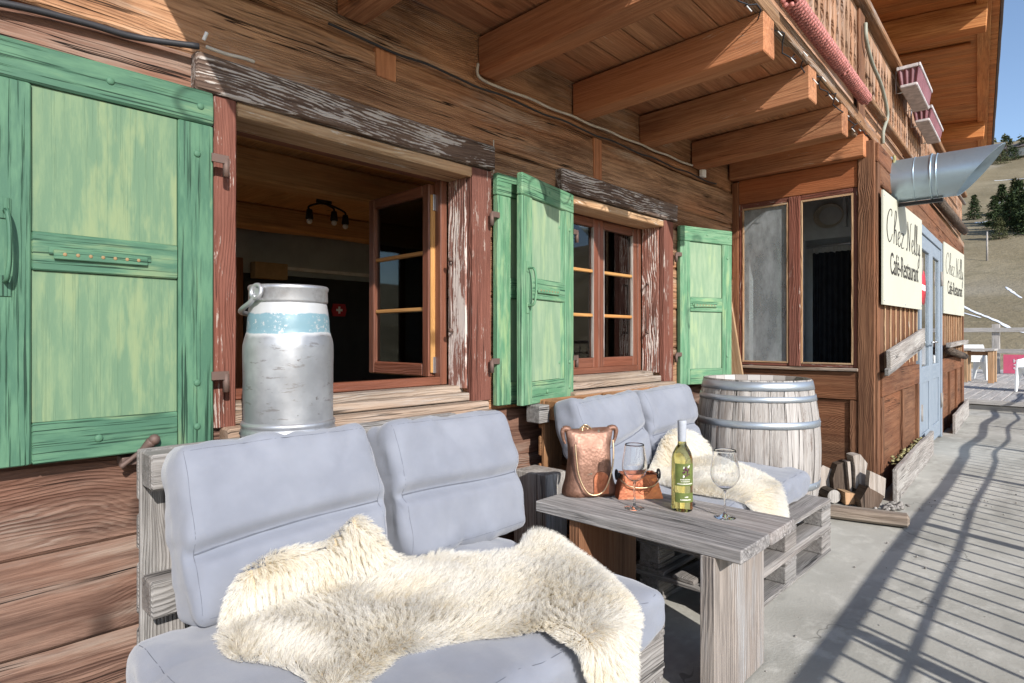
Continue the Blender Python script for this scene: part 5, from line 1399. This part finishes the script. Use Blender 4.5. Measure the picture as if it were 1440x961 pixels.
# ----------------------------------------------------------------------------------------------- barrel
bc = (3.905, 1.545); BW = Matrix.Translation((bc[0], bc[1], 0))
ba = empty('barrel', (bc[0], bc[1], 0)); tag(ba, 'bleached oak wine barrel with grey hoops standing between far bench and bay', 'barrel')
HB = .893
def br(z): q = (z / HB - .5) * 2; return .322 + .052 * (1 - q * q)
NS = 22; m = MB()
for s_ in range(NS):
    a0 = 2 * math.pi * (s_ + .012) / NS; a1 = 2 * math.pi * (s_ + .988) / NS; so = random.uniform(-20, 20); j = random.uniform(-.0015, .0015)
    V = []; G = []; sub = 4; rows = 14
    for i in range(rows + 1):
        z = HB * i / rows
        for k in range(sub + 1):
            a = a0 + (a1 - a0) * k / sub; r_ = br(z) + j
            if k in (0, sub): r_ -= .003
            V.append((r_ * math.cos(a), r_ * math.sin(a), z)); G.append((z + so, r_ * (a - a0) + s_ * 1.7, so * .3))
    F = [(i * (sub + 1) + k, i * (sub + 1) + k + 1, (i + 1) * (sub + 1) + k + 1, (i + 1) * (sub + 1) + k) for i in range(rows) for k in range(sub)]
    o_ = len(V)
    for a in (a0, a1): V += [((br(HB) + j) * math.cos(a), (br(HB) + j) * math.sin(a), HB)]; G += [G[0]]
    for a in (a0, a1): V += [((br(HB) - .026) * math.cos(a), (br(HB) - .026) * math.sin(a), HB)]; G += [(so, 0, 0)]
    for a in (a0, a1): V += [((br(HB) - .030) * math.cos(a), (br(HB) - .030) * math.sin(a), HB - .05)]; G += [(so, 0, 0)]
    F += [(o_, o_ + 1, o_ + 3, o_ + 2), (o_ + 2, o_ + 3, o_ + 5, o_ + 4)]
    m.add(V, F, G, 0, True)
m.build('staves', M['oak'], ba, BW, recenter=False)
m = MB()
for k in range(6):
    y0, y1 = -.29 + k * .0967, -.29 + (k + 1) * .0967 - .002; x = math.sqrt(max(.001, .297 ** 2 - max(abs(y0), abs(y1)) ** 2)); xo = math.sqrt(max(.001, .297 ** 2 - min(abs(y0), abs(y1), 9 if y0 * y1 > 0 else 0) ** 2))
    m.box((-x, y0, HB - .055), (x, y1, HB - .04), 'x')
m.build('head', M['oak'], ba, BW)
MB().lathe([(br(.02) - .03, .01), (.0, .01)], n=40).build('bottom_head', M['oak'], ba, BW)
for z0, z1 in ((.832, .885), (.765, .800), (.610, .652), (.24, .282), (.09, .125), (.005, .06)):
    MB().lathe([(br(z0) + .0005, z0), (br(z0) + .0035, z0), (br((z0 + z1) / 2) + .004, (z0 + z1) / 2), (br(z1) + .0035, z1), (br(z1) + .0005, z1)], n=72).ball(((br(z1) + .003) * math.cos(-1.9 + z0), (br(z1) + .003) * math.sin(-1.9 + z0), (z0 + z1) / 2), .006, 5).build('hoop', M['hoop'], ba, BW)

# ----------------------------------------------------------------------------------------------- firewood and its kerb timber
o = one('kerb_timber', (4.19, 1.40, .036), (4.33, .785, .036), .12, .07, M['bark'], jit=.012, ch=.016, seg=.05); o.data.materials[0] = M['kerb']
tag(o, 'cracked old timber lying on the concrete before the firewood', 'timber')
def log_piece(poly, L, W, label, bark_idx=()):
    """split log: cross-section poly in x-z, length along y; front face is the sawn end"""
    m = MB(); n = len(poly)
    off = random.uniform(-20, 20)
    sh = .012
    vs = [(p[0], 0, p[1]) for p in poly] + [(p[0] + sh * mnoise.noise((p[0] * 9, p[1] * 9, off)), L, p[1]) for p in poly]
    gs = [(v[1] + off, v[0], v[2]) for v in vs]
    fs = [(i, n + i, n + (i + 1) % n, (i + 1) % n) for i in range(n)]
    ar = sum(poly[i][0] * poly[(i + 1) % n][1] - poly[(i + 1) % n][0] * poly[i][1] for i in range(n))
    if ar < 0: fs = [tuple(reversed(f)) for f in fs]
    mi = [1 if i in bark_idx else 0 for i in range(n)]
    o0 = len(m.v); m.add(vs, fs, gs); m.mi = mi
    e = MB(); 
    m.v += []; 
    g2 = [(p[1] + off, p[0] * 1.0, off) for p in poly]
    b0 = len(m.v); m.v += [tuple(v) for v in vs[:n]] + [tuple(v) for v in vs[n:]]; m.g += g2 + g2
    m.f += [tuple(b0 + i for i in (range(n) if ar > 0 else reversed(range(n)))), tuple(b0 + n + i for i in (reversed(range(n)) if ar > 0 else range(n)))]
    m.mi += [0, 0]; m.sm += [False, False]
    o = m.build('firewood', [M['firewood'], M['bark']], None, W); tag(o, label, 'firewood', 'split logs beside the bay'); return o
def fw(x, y, z, yaw, tilt=0, roll=0): return Matrix.Translation((x, y, z)) @ Matrix.Rotation(R(yaw), 4, 'Z') @ Matrix.Rotation(R(tilt), 4, 'X') @ Matrix.Rotation(R(roll), 4, 'Y')
FY = -62     # logs point away from the camera into the corner, sawn ends outwards
def up(x, y, z0, yaw, lean_, L, poly, label, bark=()):
    # upright split log leaning against the corner: its length runs up
    return log_piece(poly, L, Matrix.Translation((x, y, z0)) @ Matrix.Rotation(R(yaw), 4, 'Z') @ Matrix.Rotation(R(90 - lean_), 4, 'X') , label, bark)
def stacked(d, pts, L, label, bark=(), front=None, k=1.0):
    h0 = sum(p[0] for p in pts) / len(pts); d2 = d * k
    x, y = .7242 * d2 + .6896 * h0 * k, .6896 * d2 - .7242 * h0 * k
    poly = [((h - h0) * k, (z - 1.15) * k + 1.15) for h, z in pts]
    o = log_piece(poly, L, Matrix.Translation((x, y, 0)) @ Matrix.Rotation(math.atan2(-.7242, .6896), 4, 'Z'), label, bark)
    if front: o.data.materials[0] = M[front]
    return o
stacked(4.45, [(2.205, .120), (2.289, .21), (2.361, .178), (2.344, .103), (2.335, .0), (2.225, .005)], .10, 'pale split log leaning at the left of the pile beside the far cushion', (3,), k=.97)
stacked(4.42, [(2.354, .042), (2.347, .12), (2.379, .221), (2.452, .246), (2.462, .03)], .08, 'dark bark-sided split log with a bright split edge', (0, 1), 'bark', k=.965)
stacked(4.40, [(2.440, .246), (2.464, .248), (2.476, .03), (2.462, .02)], .07, 'narrow bright splinter of wood standing between the dark and the tallest log', (), k=.962)
stacked(4.36, [(2.46, .297), (2.478, .303), (2.514, .306), (2.564, .243), (2.554, .17), (2.553, .06), (2.478, .06), (2.476, .197)], .09, 'tallest pale split log in the middle of the pile', (5,), k=.965)
stacked(4.22, [(2.5, .219), (2.557, .193), (2.611, .166), (2.602, .03), (2.543, .02), (2.491, .114)], .05, 'pale split log leaning at the right end of the pile near the mudsill', (3,), k=.975)
stacked(4.08, [(2.353, .055), (2.404, .14), (2.463, .11), (2.514, .078), (2.472, .0), (2.361, .0)], .10, 'thick grey-barked log lying at the bottom right', (0, 1, 2), 'bark')
stacked(4.16, [(2.293, .085), (2.364, .075), (2.406, .066), (2.399, .0), (2.33, .003), (2.297, .0)], .14, 'short orange-brown split log lying at the bottom middle', (), 'trim')
stacked(4.25, [(2.396, .067), (2.416, .122), (2.486, .102), (2.504, .08), (2.473, .0), (2.416, .0)], .09, 'grey bark chunk wedged under the tallest log', (0, 1, 2), 'bark')
stacked(4.20, [(2.239 + .046 * math.cos(a), .046 + .046 * math.sin(a)) for a in np.linspace(0, 2 * math.pi, 17)[:-1]], .15, 'round log lying at the bottom left with its bark ring showing', tuple(range(16)), 'mudsill')
m = MB()
for k in range(46):
    s_ = random.uniform(.006, .020); m.ball((4.72 + random.gauss(0, .06), .945 + random.gauss(0, .03), s_ * .55 + random.uniform(0, .012)), s_, 4, sq=(1.2, 1, .7))
o = m.build('rubble', M['rubble']); tag(o, 'heap of pale mortar crumbs at the foot of the bay corner', 'rubble', kind='stuff')
m = MB()
for k in range(90):
    s_ = random.uniform(.002, .007)
    x = random.uniform(1.9, 6); y = random.uniform(-.4, 1.0); m.ball((x, y, s_ * .3 - .004), s_, 3, sq=(1.2, 1, .7))
o = m.build('grit', M['rubble']); tag(o, 'scattered grit and leaf crumbs on the concrete', 'grit', kind='stuff')

# ----------------------------------------------------------------------------------------------- terrace railing (right of and behind the camera)
rl = empty('terrace_railing', (4, -.98, 0)); tag(rl, 'weathered timber railing with thin balusters along the valley edge of the terrace', 'railing')
def ry(x): return -.985 + .035 * (x - 2) * (1 if x > 2 else .6)
def rz_(x, base): return base + .02 * mnoise.noise((x * .55, 1, base * 9)) + (.05 * mnoise.noise((x * .9, 4, 1)) if x > 6.5 else 0)
xs_ = np.linspace(-8, 13.5, 120)
MB().tube([(x, ry(x), rz_(x, 1.06)) for x in xs_], .026, 10).build('handrail', M['postgrey'], rl)
MB().tube([(x, ry(x), rz_(x, .905)) for x in xs_], .0125, 8).build('middle_rail', M['postgrey'], rl)
MB().tube([(x, ry(x), .10) for x in xs_], .020, 8).build('bottom_rail', M['postgrey'], rl)
x = -1.9; k = 0
while x < 13.3:
    dx = random.uniform(-.012, .012)
    P = [(x, ry(x), .09), (x + dx + .01 * random.uniform(-1, 1), ry(x) + random.uniform(-.006, .006), .5), (x + dx, ry(x), rz_(x, 1.05))]
    MB().tube(smoothpts(P, 3), .0105, 6).build('baluster', M['postgrey'], rl); x += .159; k += 1
for x in np.arange(-7.26, 13.5, 1.85):
    onebox('post', (x - .03, ry(x) - .03, -.1), (x + .03, ry(x) + .03, 1.03), 'z', M['postgrey'], rl)

# ----------------------------------------------------------------------------------------------- far deck: chairs, table, fence, banner
def chair(x, y, z, rz, label):
    W = Matrix.Translation((x, y, z)) @ Matrix.Rotation(rz, 4, 'Z')
    c = empty('garden_chair', (x, y, z)); WM[c.name] = W; c.matrix_basis = W
    tag(c, label, 'chair', 'white moulded chairs on the far deck')
    # faceted one-piece shell: seat, back, and panel legs
    def slab(P, t, name):
        P = [Vector(p) for p in P]; n = (P[1] - P[0]).cross(P[2] - P[0]).normalized() * t
        V = P + [p + n for p in P]; k = len(P)
        F = [tuple(reversed(range(k))), tuple(range(k, 2 * k))] + [(i, (i + 1) % k, k + (i + 1) % k, k + i) for i in range(k)]
        return MB().add(V, F, V).build(name, M['chairwhite'], c, W)
    slab([(-.24, -.22, .44), (.24, -.22, .44), (.22, .22, .42), (-.22, .22, .42)], .022, 'seat')
    slab([(-.22, .21, .43), (.22, .21, .43), (.25, .30, .70), (.20, .345, .82), (-.20, .345, .82), (-.25, .30, .70)], .022, 'backrest')
    for sx in (-1, 1):
        P = [(sx * .262, y_, z_) for y_, z_ in ((-.29, 0), (-.235, 0), (-.12, .22), (.02, .33), (.17, .22), (.285, 0), (.345, 0), (.33, .30), (.31, .64), (.05, .60), (-.20, .585), (-.26, .40))]
        slab(P if sx > 0 else P[::-1], .024, 'side_panel')
    return c
chair(17.95, 2.10, DZ, R(120), 'white moulded chair at the small wooden table on the far deck')
chair(14.6, .62, DZ, R(255), 'white moulded chair standing alone at the right edge of the far deck')
tbl = empty('deck_table', (16.95, 1.75, DZ)); tag(tbl, 'small wooden table with grey top on the far deck', 'table')
onebox('tabletop', (16.6, 1.45, DZ + .70), (17.3, 2.05, DZ + .745), 'y', M['deck'], tbl)
for x, y in ((16.67, 1.52), (17.23, 1.52), (16.67, 1.98), (17.23, 1.98)): onebox('leg', (x - .05, y - .05, DZ), (x + .05, y + .05, DZ + .698), 'z', M['trim'], tbl)
onebox('apron', (16.67, 1.57, DZ + .60), (16.71, 1.93, DZ + .69), 'y', M['palletwarm'], tbl)
fe = empty('deck_fence', (21.2, 1.8, DZ)); tag(fe, 'pale post-and-rail fence along the end of the far deck', 'fence')
for y in (7.0, 4.4, 1.83, -.75, -3.3): onebox('post', (21.2, y - .085, DZ - .3), (21.36, y + .085, DZ + 1.36), 'z', M['deck'], fe)
for z in (.62, 1.20): onebox('rail', (21.14, -4.5, DZ + z - .06), (21.195, 8.0, DZ + z + .06), 'y', M['deck'], fe)
bn = empty('banner', (21.12, 1.3, DZ)); tag(bn, 'pink banner with white lettering tied below the fence rail', 'banner')
onebox('cloth', (21.115, 1.02, DZ + .02), (21.13, 1.66, DZ + .53), 'y', M['bannerpink'], bn, ch=.002)
text_mesh('lettering', 'SAT', .22, M['flagwhite'], Matrix.Translation((21.108, 1.36, DZ + .27)) @ Matrix.Rotation(R(-90), 4, 'Z') @ FACE_Y @ Matrix.Rotation(R(90), 4, 'Z'), bn, .75)
# ----------------------------------------------------------------------------------------------- trees and houses on the hill
def at(px, depth):
    """ground point on the slope for a bearing px (in the 1440 wide picture) and a distance"""
    t = (px - 720) / 850.; x = depth * (.7242 + t * .6896); y = depth * (.6896 - t * .7242); return x, y, hill_h(x, y)
def spruce(x, y, z, h, rad, seed, label, pale=False, dens=1.0):
    r = np.random.default_rng(seed); t = empty('spruce_tree', (x, y, z)); tag(t, label, 'tree', 'conifers on the hillside')
    W = Matrix.Translation((x, y, z))
    MB().tube([(0, 0, -.3), (0, 0, h * .5), (0, 0, h * .97)], [h * .02, h * .012, h * .002], 7).build('trunk', M['trunk'], t, W)
    V = []; F = []
    n = int(420 * dens)
    for k in range(n):
        q = r.uniform(.06, 1) ** .8; zz = h * (.06 + .94 * (1 - q)) if True else 0
        q = 1 - (zz / h - .06) / .94
        rr = rad * (q ** .85) * (1 + .22 * math.sin(zz * 6.2 / h * 5)) * r.uniform(.55, 1.08)
        a = r.uniform(0, 6.283)
        d = Vector((math.cos(a), math.sin(a), -.28 + .25 * (1 - q))); sd = Vector((-math.sin(a), math.cos(a), 0))
        b0 = Vector((0, 0, zz)) + d * (rr * .12)
        m_ = 7
        for j in range(m_):
            f = .25 + .75 * (j + r.uniform(0, 1)) / m_
            c = b0 + d * rr * f + sd * rr * r.normal(0, .10) + Vector((0, 0, r.normal(0, .012) * h))
            sz = h * r.uniform(.012, .026)
            e1 = (d + Vector(r.normal(0, .5, 3))).normalized() * sz * 1.6; e2 = (sd + Vector(r.normal(0, .5, 3))).normalized() * sz * .7
            o_ = len(V); V += [c - e1 - e2 * .3, c + e2, c + e1, c - e2]; F.append((o_, o_ + 1, o_ + 2, o_ + 3))
    MB().add(V, F, [(0, 0, 0)] * len(V)).build('crown', M['needlespale' if pale else 'needles'], t, W)
    return t
trees = [  # bearing px, distance, height, radius, pale
    (1370, 92, 6.8, 1.9, False), (1398, 78, 7.5, 2.2, False), (1409, 84, 9.5, 2.5, False), (1420, 74, 8.0, 2.7, False), (1433, 80, 10.5, 2.9, False), (1441, 72, 8.5, 2.6, False), (1427, 92, 10, 2.6, True), (1405, 70, 4.6, 1.8, True), (1452, 70, 9.5, 3.0, False), (1466, 80, 11, 3, False),
    (1416, 150, 11, 4.0, False), (1407, 146, 8, 3.6, True), (1438, 150, 9, 3.2, False), (1428, 148, 6, 2.4, False), (1455, 150, 10, 3.4, False), (1480, 120, 10, 3.2, False)]
lab = ['single dark spruce close to the far corner of the balcony', 'dark spruce at the left of the hillside clump', 'tall slim spruce at the middle of the hillside clump', 'broad spruce low in the hillside clump', 'tallest spruce of the hillside clump', 'spruce at the right frame edge of the clump', 'paler larch rising behind the clump', 'small pale larch at the foot of the clump', 'broad spruce just past the right frame edge', 'second spruce past the right frame edge',
       'rounded dark tree by the tip of the exhaust pipe', 'pale tree next to the rounded dark tree', 'tree beside the white house on the slope', 'low tree left of the white house', 'spruce right of the white house', 'lone spruce on the open slope far right']
for i, (px, d, h, rad, pale) in enumerate(trees):
    x, y, z = at(px, d); spruce(x, y, z, h * .62, rad * .72, 100 + i, lab[i], pale, 1.0 if d < 100 else .6)
# ridge wood: nobody can count it
V = []; F = []; r = np.random.default_rng(55)
for k in range(150):
    px = 1360 + 220 * r.random(); d = 225 + 45 * r.random(); x, y, z = at(px, d); h = r.uniform(3.5, 8)
    for j in range(70):
        q = r.random() ** .7; a = r.uniform(0, 6.28); rr = h * .26 * (q + .1) * r.uniform(.4, 1)
        c = Vector((x + rr * math.cos(a), y + rr * math.sin(a), z + h * (1 - q) + .2)); sz = h * r.uniform(.05, .10)
        e1 = Vector(r.normal(0, 1, 3)).normalized() * sz; e2 = Vector(r.normal(0, 1, 3)).normalized() * sz * .8
        o_ = len(V); V += [c - e1, c + e2, c + e1, c - e2]; F.append((o_, o_ + 1, o_ + 2, o_ + 3))
o = MB().add(V, F, [(0, 0, 0)] * len(V)).build('ridge_wood', M['needlespale']); tag(o, 'thin dark wood along the skyline ridge', 'wood', kind='stuff')
# dry scrub on the near slope
def house(px, d, w, dp, h, rz, wall, label):
    x, y, z = at(px, d); W = Matrix.Translation((x, y, z - .5)) @ Matrix.Rotation(rz, 4, 'Z'); c = empty('hill_house', (x, y, z)); WM[c.name] = W; c.matrix_basis = W
    tag(c, label, 'house', 'small houses on the hillside')
    MB().prism([(-w / 2, 0), (w / 2, 0), (w / 2, h), (0, h + w * .28), (-w / 2, h)], -dp / 2, dp / 2).build('wall', wall, c, W)
    m = MB(); 
    for sg in (-1, 1): m.beam((sg * w * .29, -dp / 2 - .5, h + w * .14 + .12), (sg * w * .29, dp / 2 + .5, h + w * .14 + .12), w * .68, .2, up=(sg * .49, 0, .87))
    m.build('roof', M['roofgrey'], c, W)
    for k in range(3): MB().box((-w * .35 + k * w * .28, -dp / 2 - .04, h * .35), (-w * .35 + k * w * .28 + w * .12, -dp / 2 + .02, h * .7), 'z', ch=.01).build('window', M['tv'], c, W)
house(1431, 152, 5, 5, 2.2, R(-20), M['housewhite'], 'white house with grey roof halfway up the slope')
house(1402, 232, 4.2, 4, 2.2, R(-30), M['housewhite'], 'left one of two pale houses up on the wooded ridge')
house(1418, 240, 4, 4, 2, R(-10), M['housewhite'], 'right one of two pale houses up on the wooded ridge')
x, y, z = at(1388, 60)
pl = MB().tube([(0, 0, -.4), (0, 0, 2.9)], [.10, .07], 8).build('wooden_pole', M['mudsill'], None, Matrix.Translation((x, y, z))); tag(pl, 'pale wooden pole standing alone in the dry meadow', 'pole')
def strip_px(pts, w, label): snow_strip([at(px, d)[:2] for px, d in pts], w, label)
strip_px([(1352, 42), (1368, 39), (1390, 36.5), (1405, 35), (1425, 33), (1448, 32)], .30, 'long thin snow strip slanting across the lower meadow')
strip_px([(1350, 39), (1362, 38), (1380, 36.5)], .2, 'short snow strip below the long one')
strip_px([(1414, 47), (1424, 45), (1437, 42.5)], .25, 'short slanting snow strip behind the deck fence')
strip_px([(1372, 88), (1382, 87), (1392, 88)], 1.5, 'small bright snow patch among the tree shadows')
strip_px([(1398, 128), (1412, 127), (1430, 126), (1452, 124)], 1.2, 'snow track crossing the upper slope')
strip_px([(1396, 103), (1408, 104), (1424, 107), (1446, 110)], 1.1, 'snow track climbing behind the spruces')

# ----------------------------------------------------------------------------------------------- light, sky, camera
S = Vector((.40, 1.0, -.63)).normalized()
sun = bpy.data.lights.new('sun', 'SUN'); sun.energy = 4.5; sun.angle = R(.5); sun.color = (1.0, .965, .92)
so_ = bpy.data.objects.new('sun', sun); COL.objects.link(so_)
so_.rotation_euler = S.to_track_quat('-Z', 'Y').to_euler(); so_.location = (-4, -10, 8)
world = bpy.data.worlds.new('World'); scene.world = world; world.use_nodes = True
t = world.node_tree; sky = t.nodes.new('ShaderNodeTexSky'); sky.sky_type = 'NISHITA'; sky.sun_disc = False
sky.sun_elevation = math.asin(-S.z); sky.sun_rotation = math.atan2(-S.x, -S.y); sky.altitude = 1500; sky.air_density = 1.0; sky.dust_density = 1.3
bg = t.nodes['Background']; bg.inputs[1].default_value = .15; t.links.new(sky.outputs[0], bg.inputs[0])
cam = bpy.data.cameras.new('camera'); co = bpy.data.objects.new('camera', cam); COL.objects.link(co)
co.location = (0, 0, 1.15); co.rotation_euler = (R(90), 0, R(43.6 - 90))
cam.sensor_width = 36; cam.sensor_fit = 'HORIZONTAL'; cam.lens = 36 * 850 / 1440; cam.shift_y = -(480.5 - 475) / 1440; cam.clip_start = .02; cam.clip_end = 3000
scene.camera = co
vs_ = scene.view_settings; vs_.view_transform = 'Standard'; vs_.look = 'None'; vs_.exposure = .50; vs_.gamma = 1; vs_.use_curve_mapping = False
scene.cycles.max_bounces = 12; scene.cycles.diffuse_bounces = 5; scene.cycles.glossy_bounces = 4; scene.cycles.transmission_bounces = 10; scene.cycles.transparent_max_bounces = 16
scene.cycles.use_denoising = True; scene.cycles.sample_clamp_indirect = 8
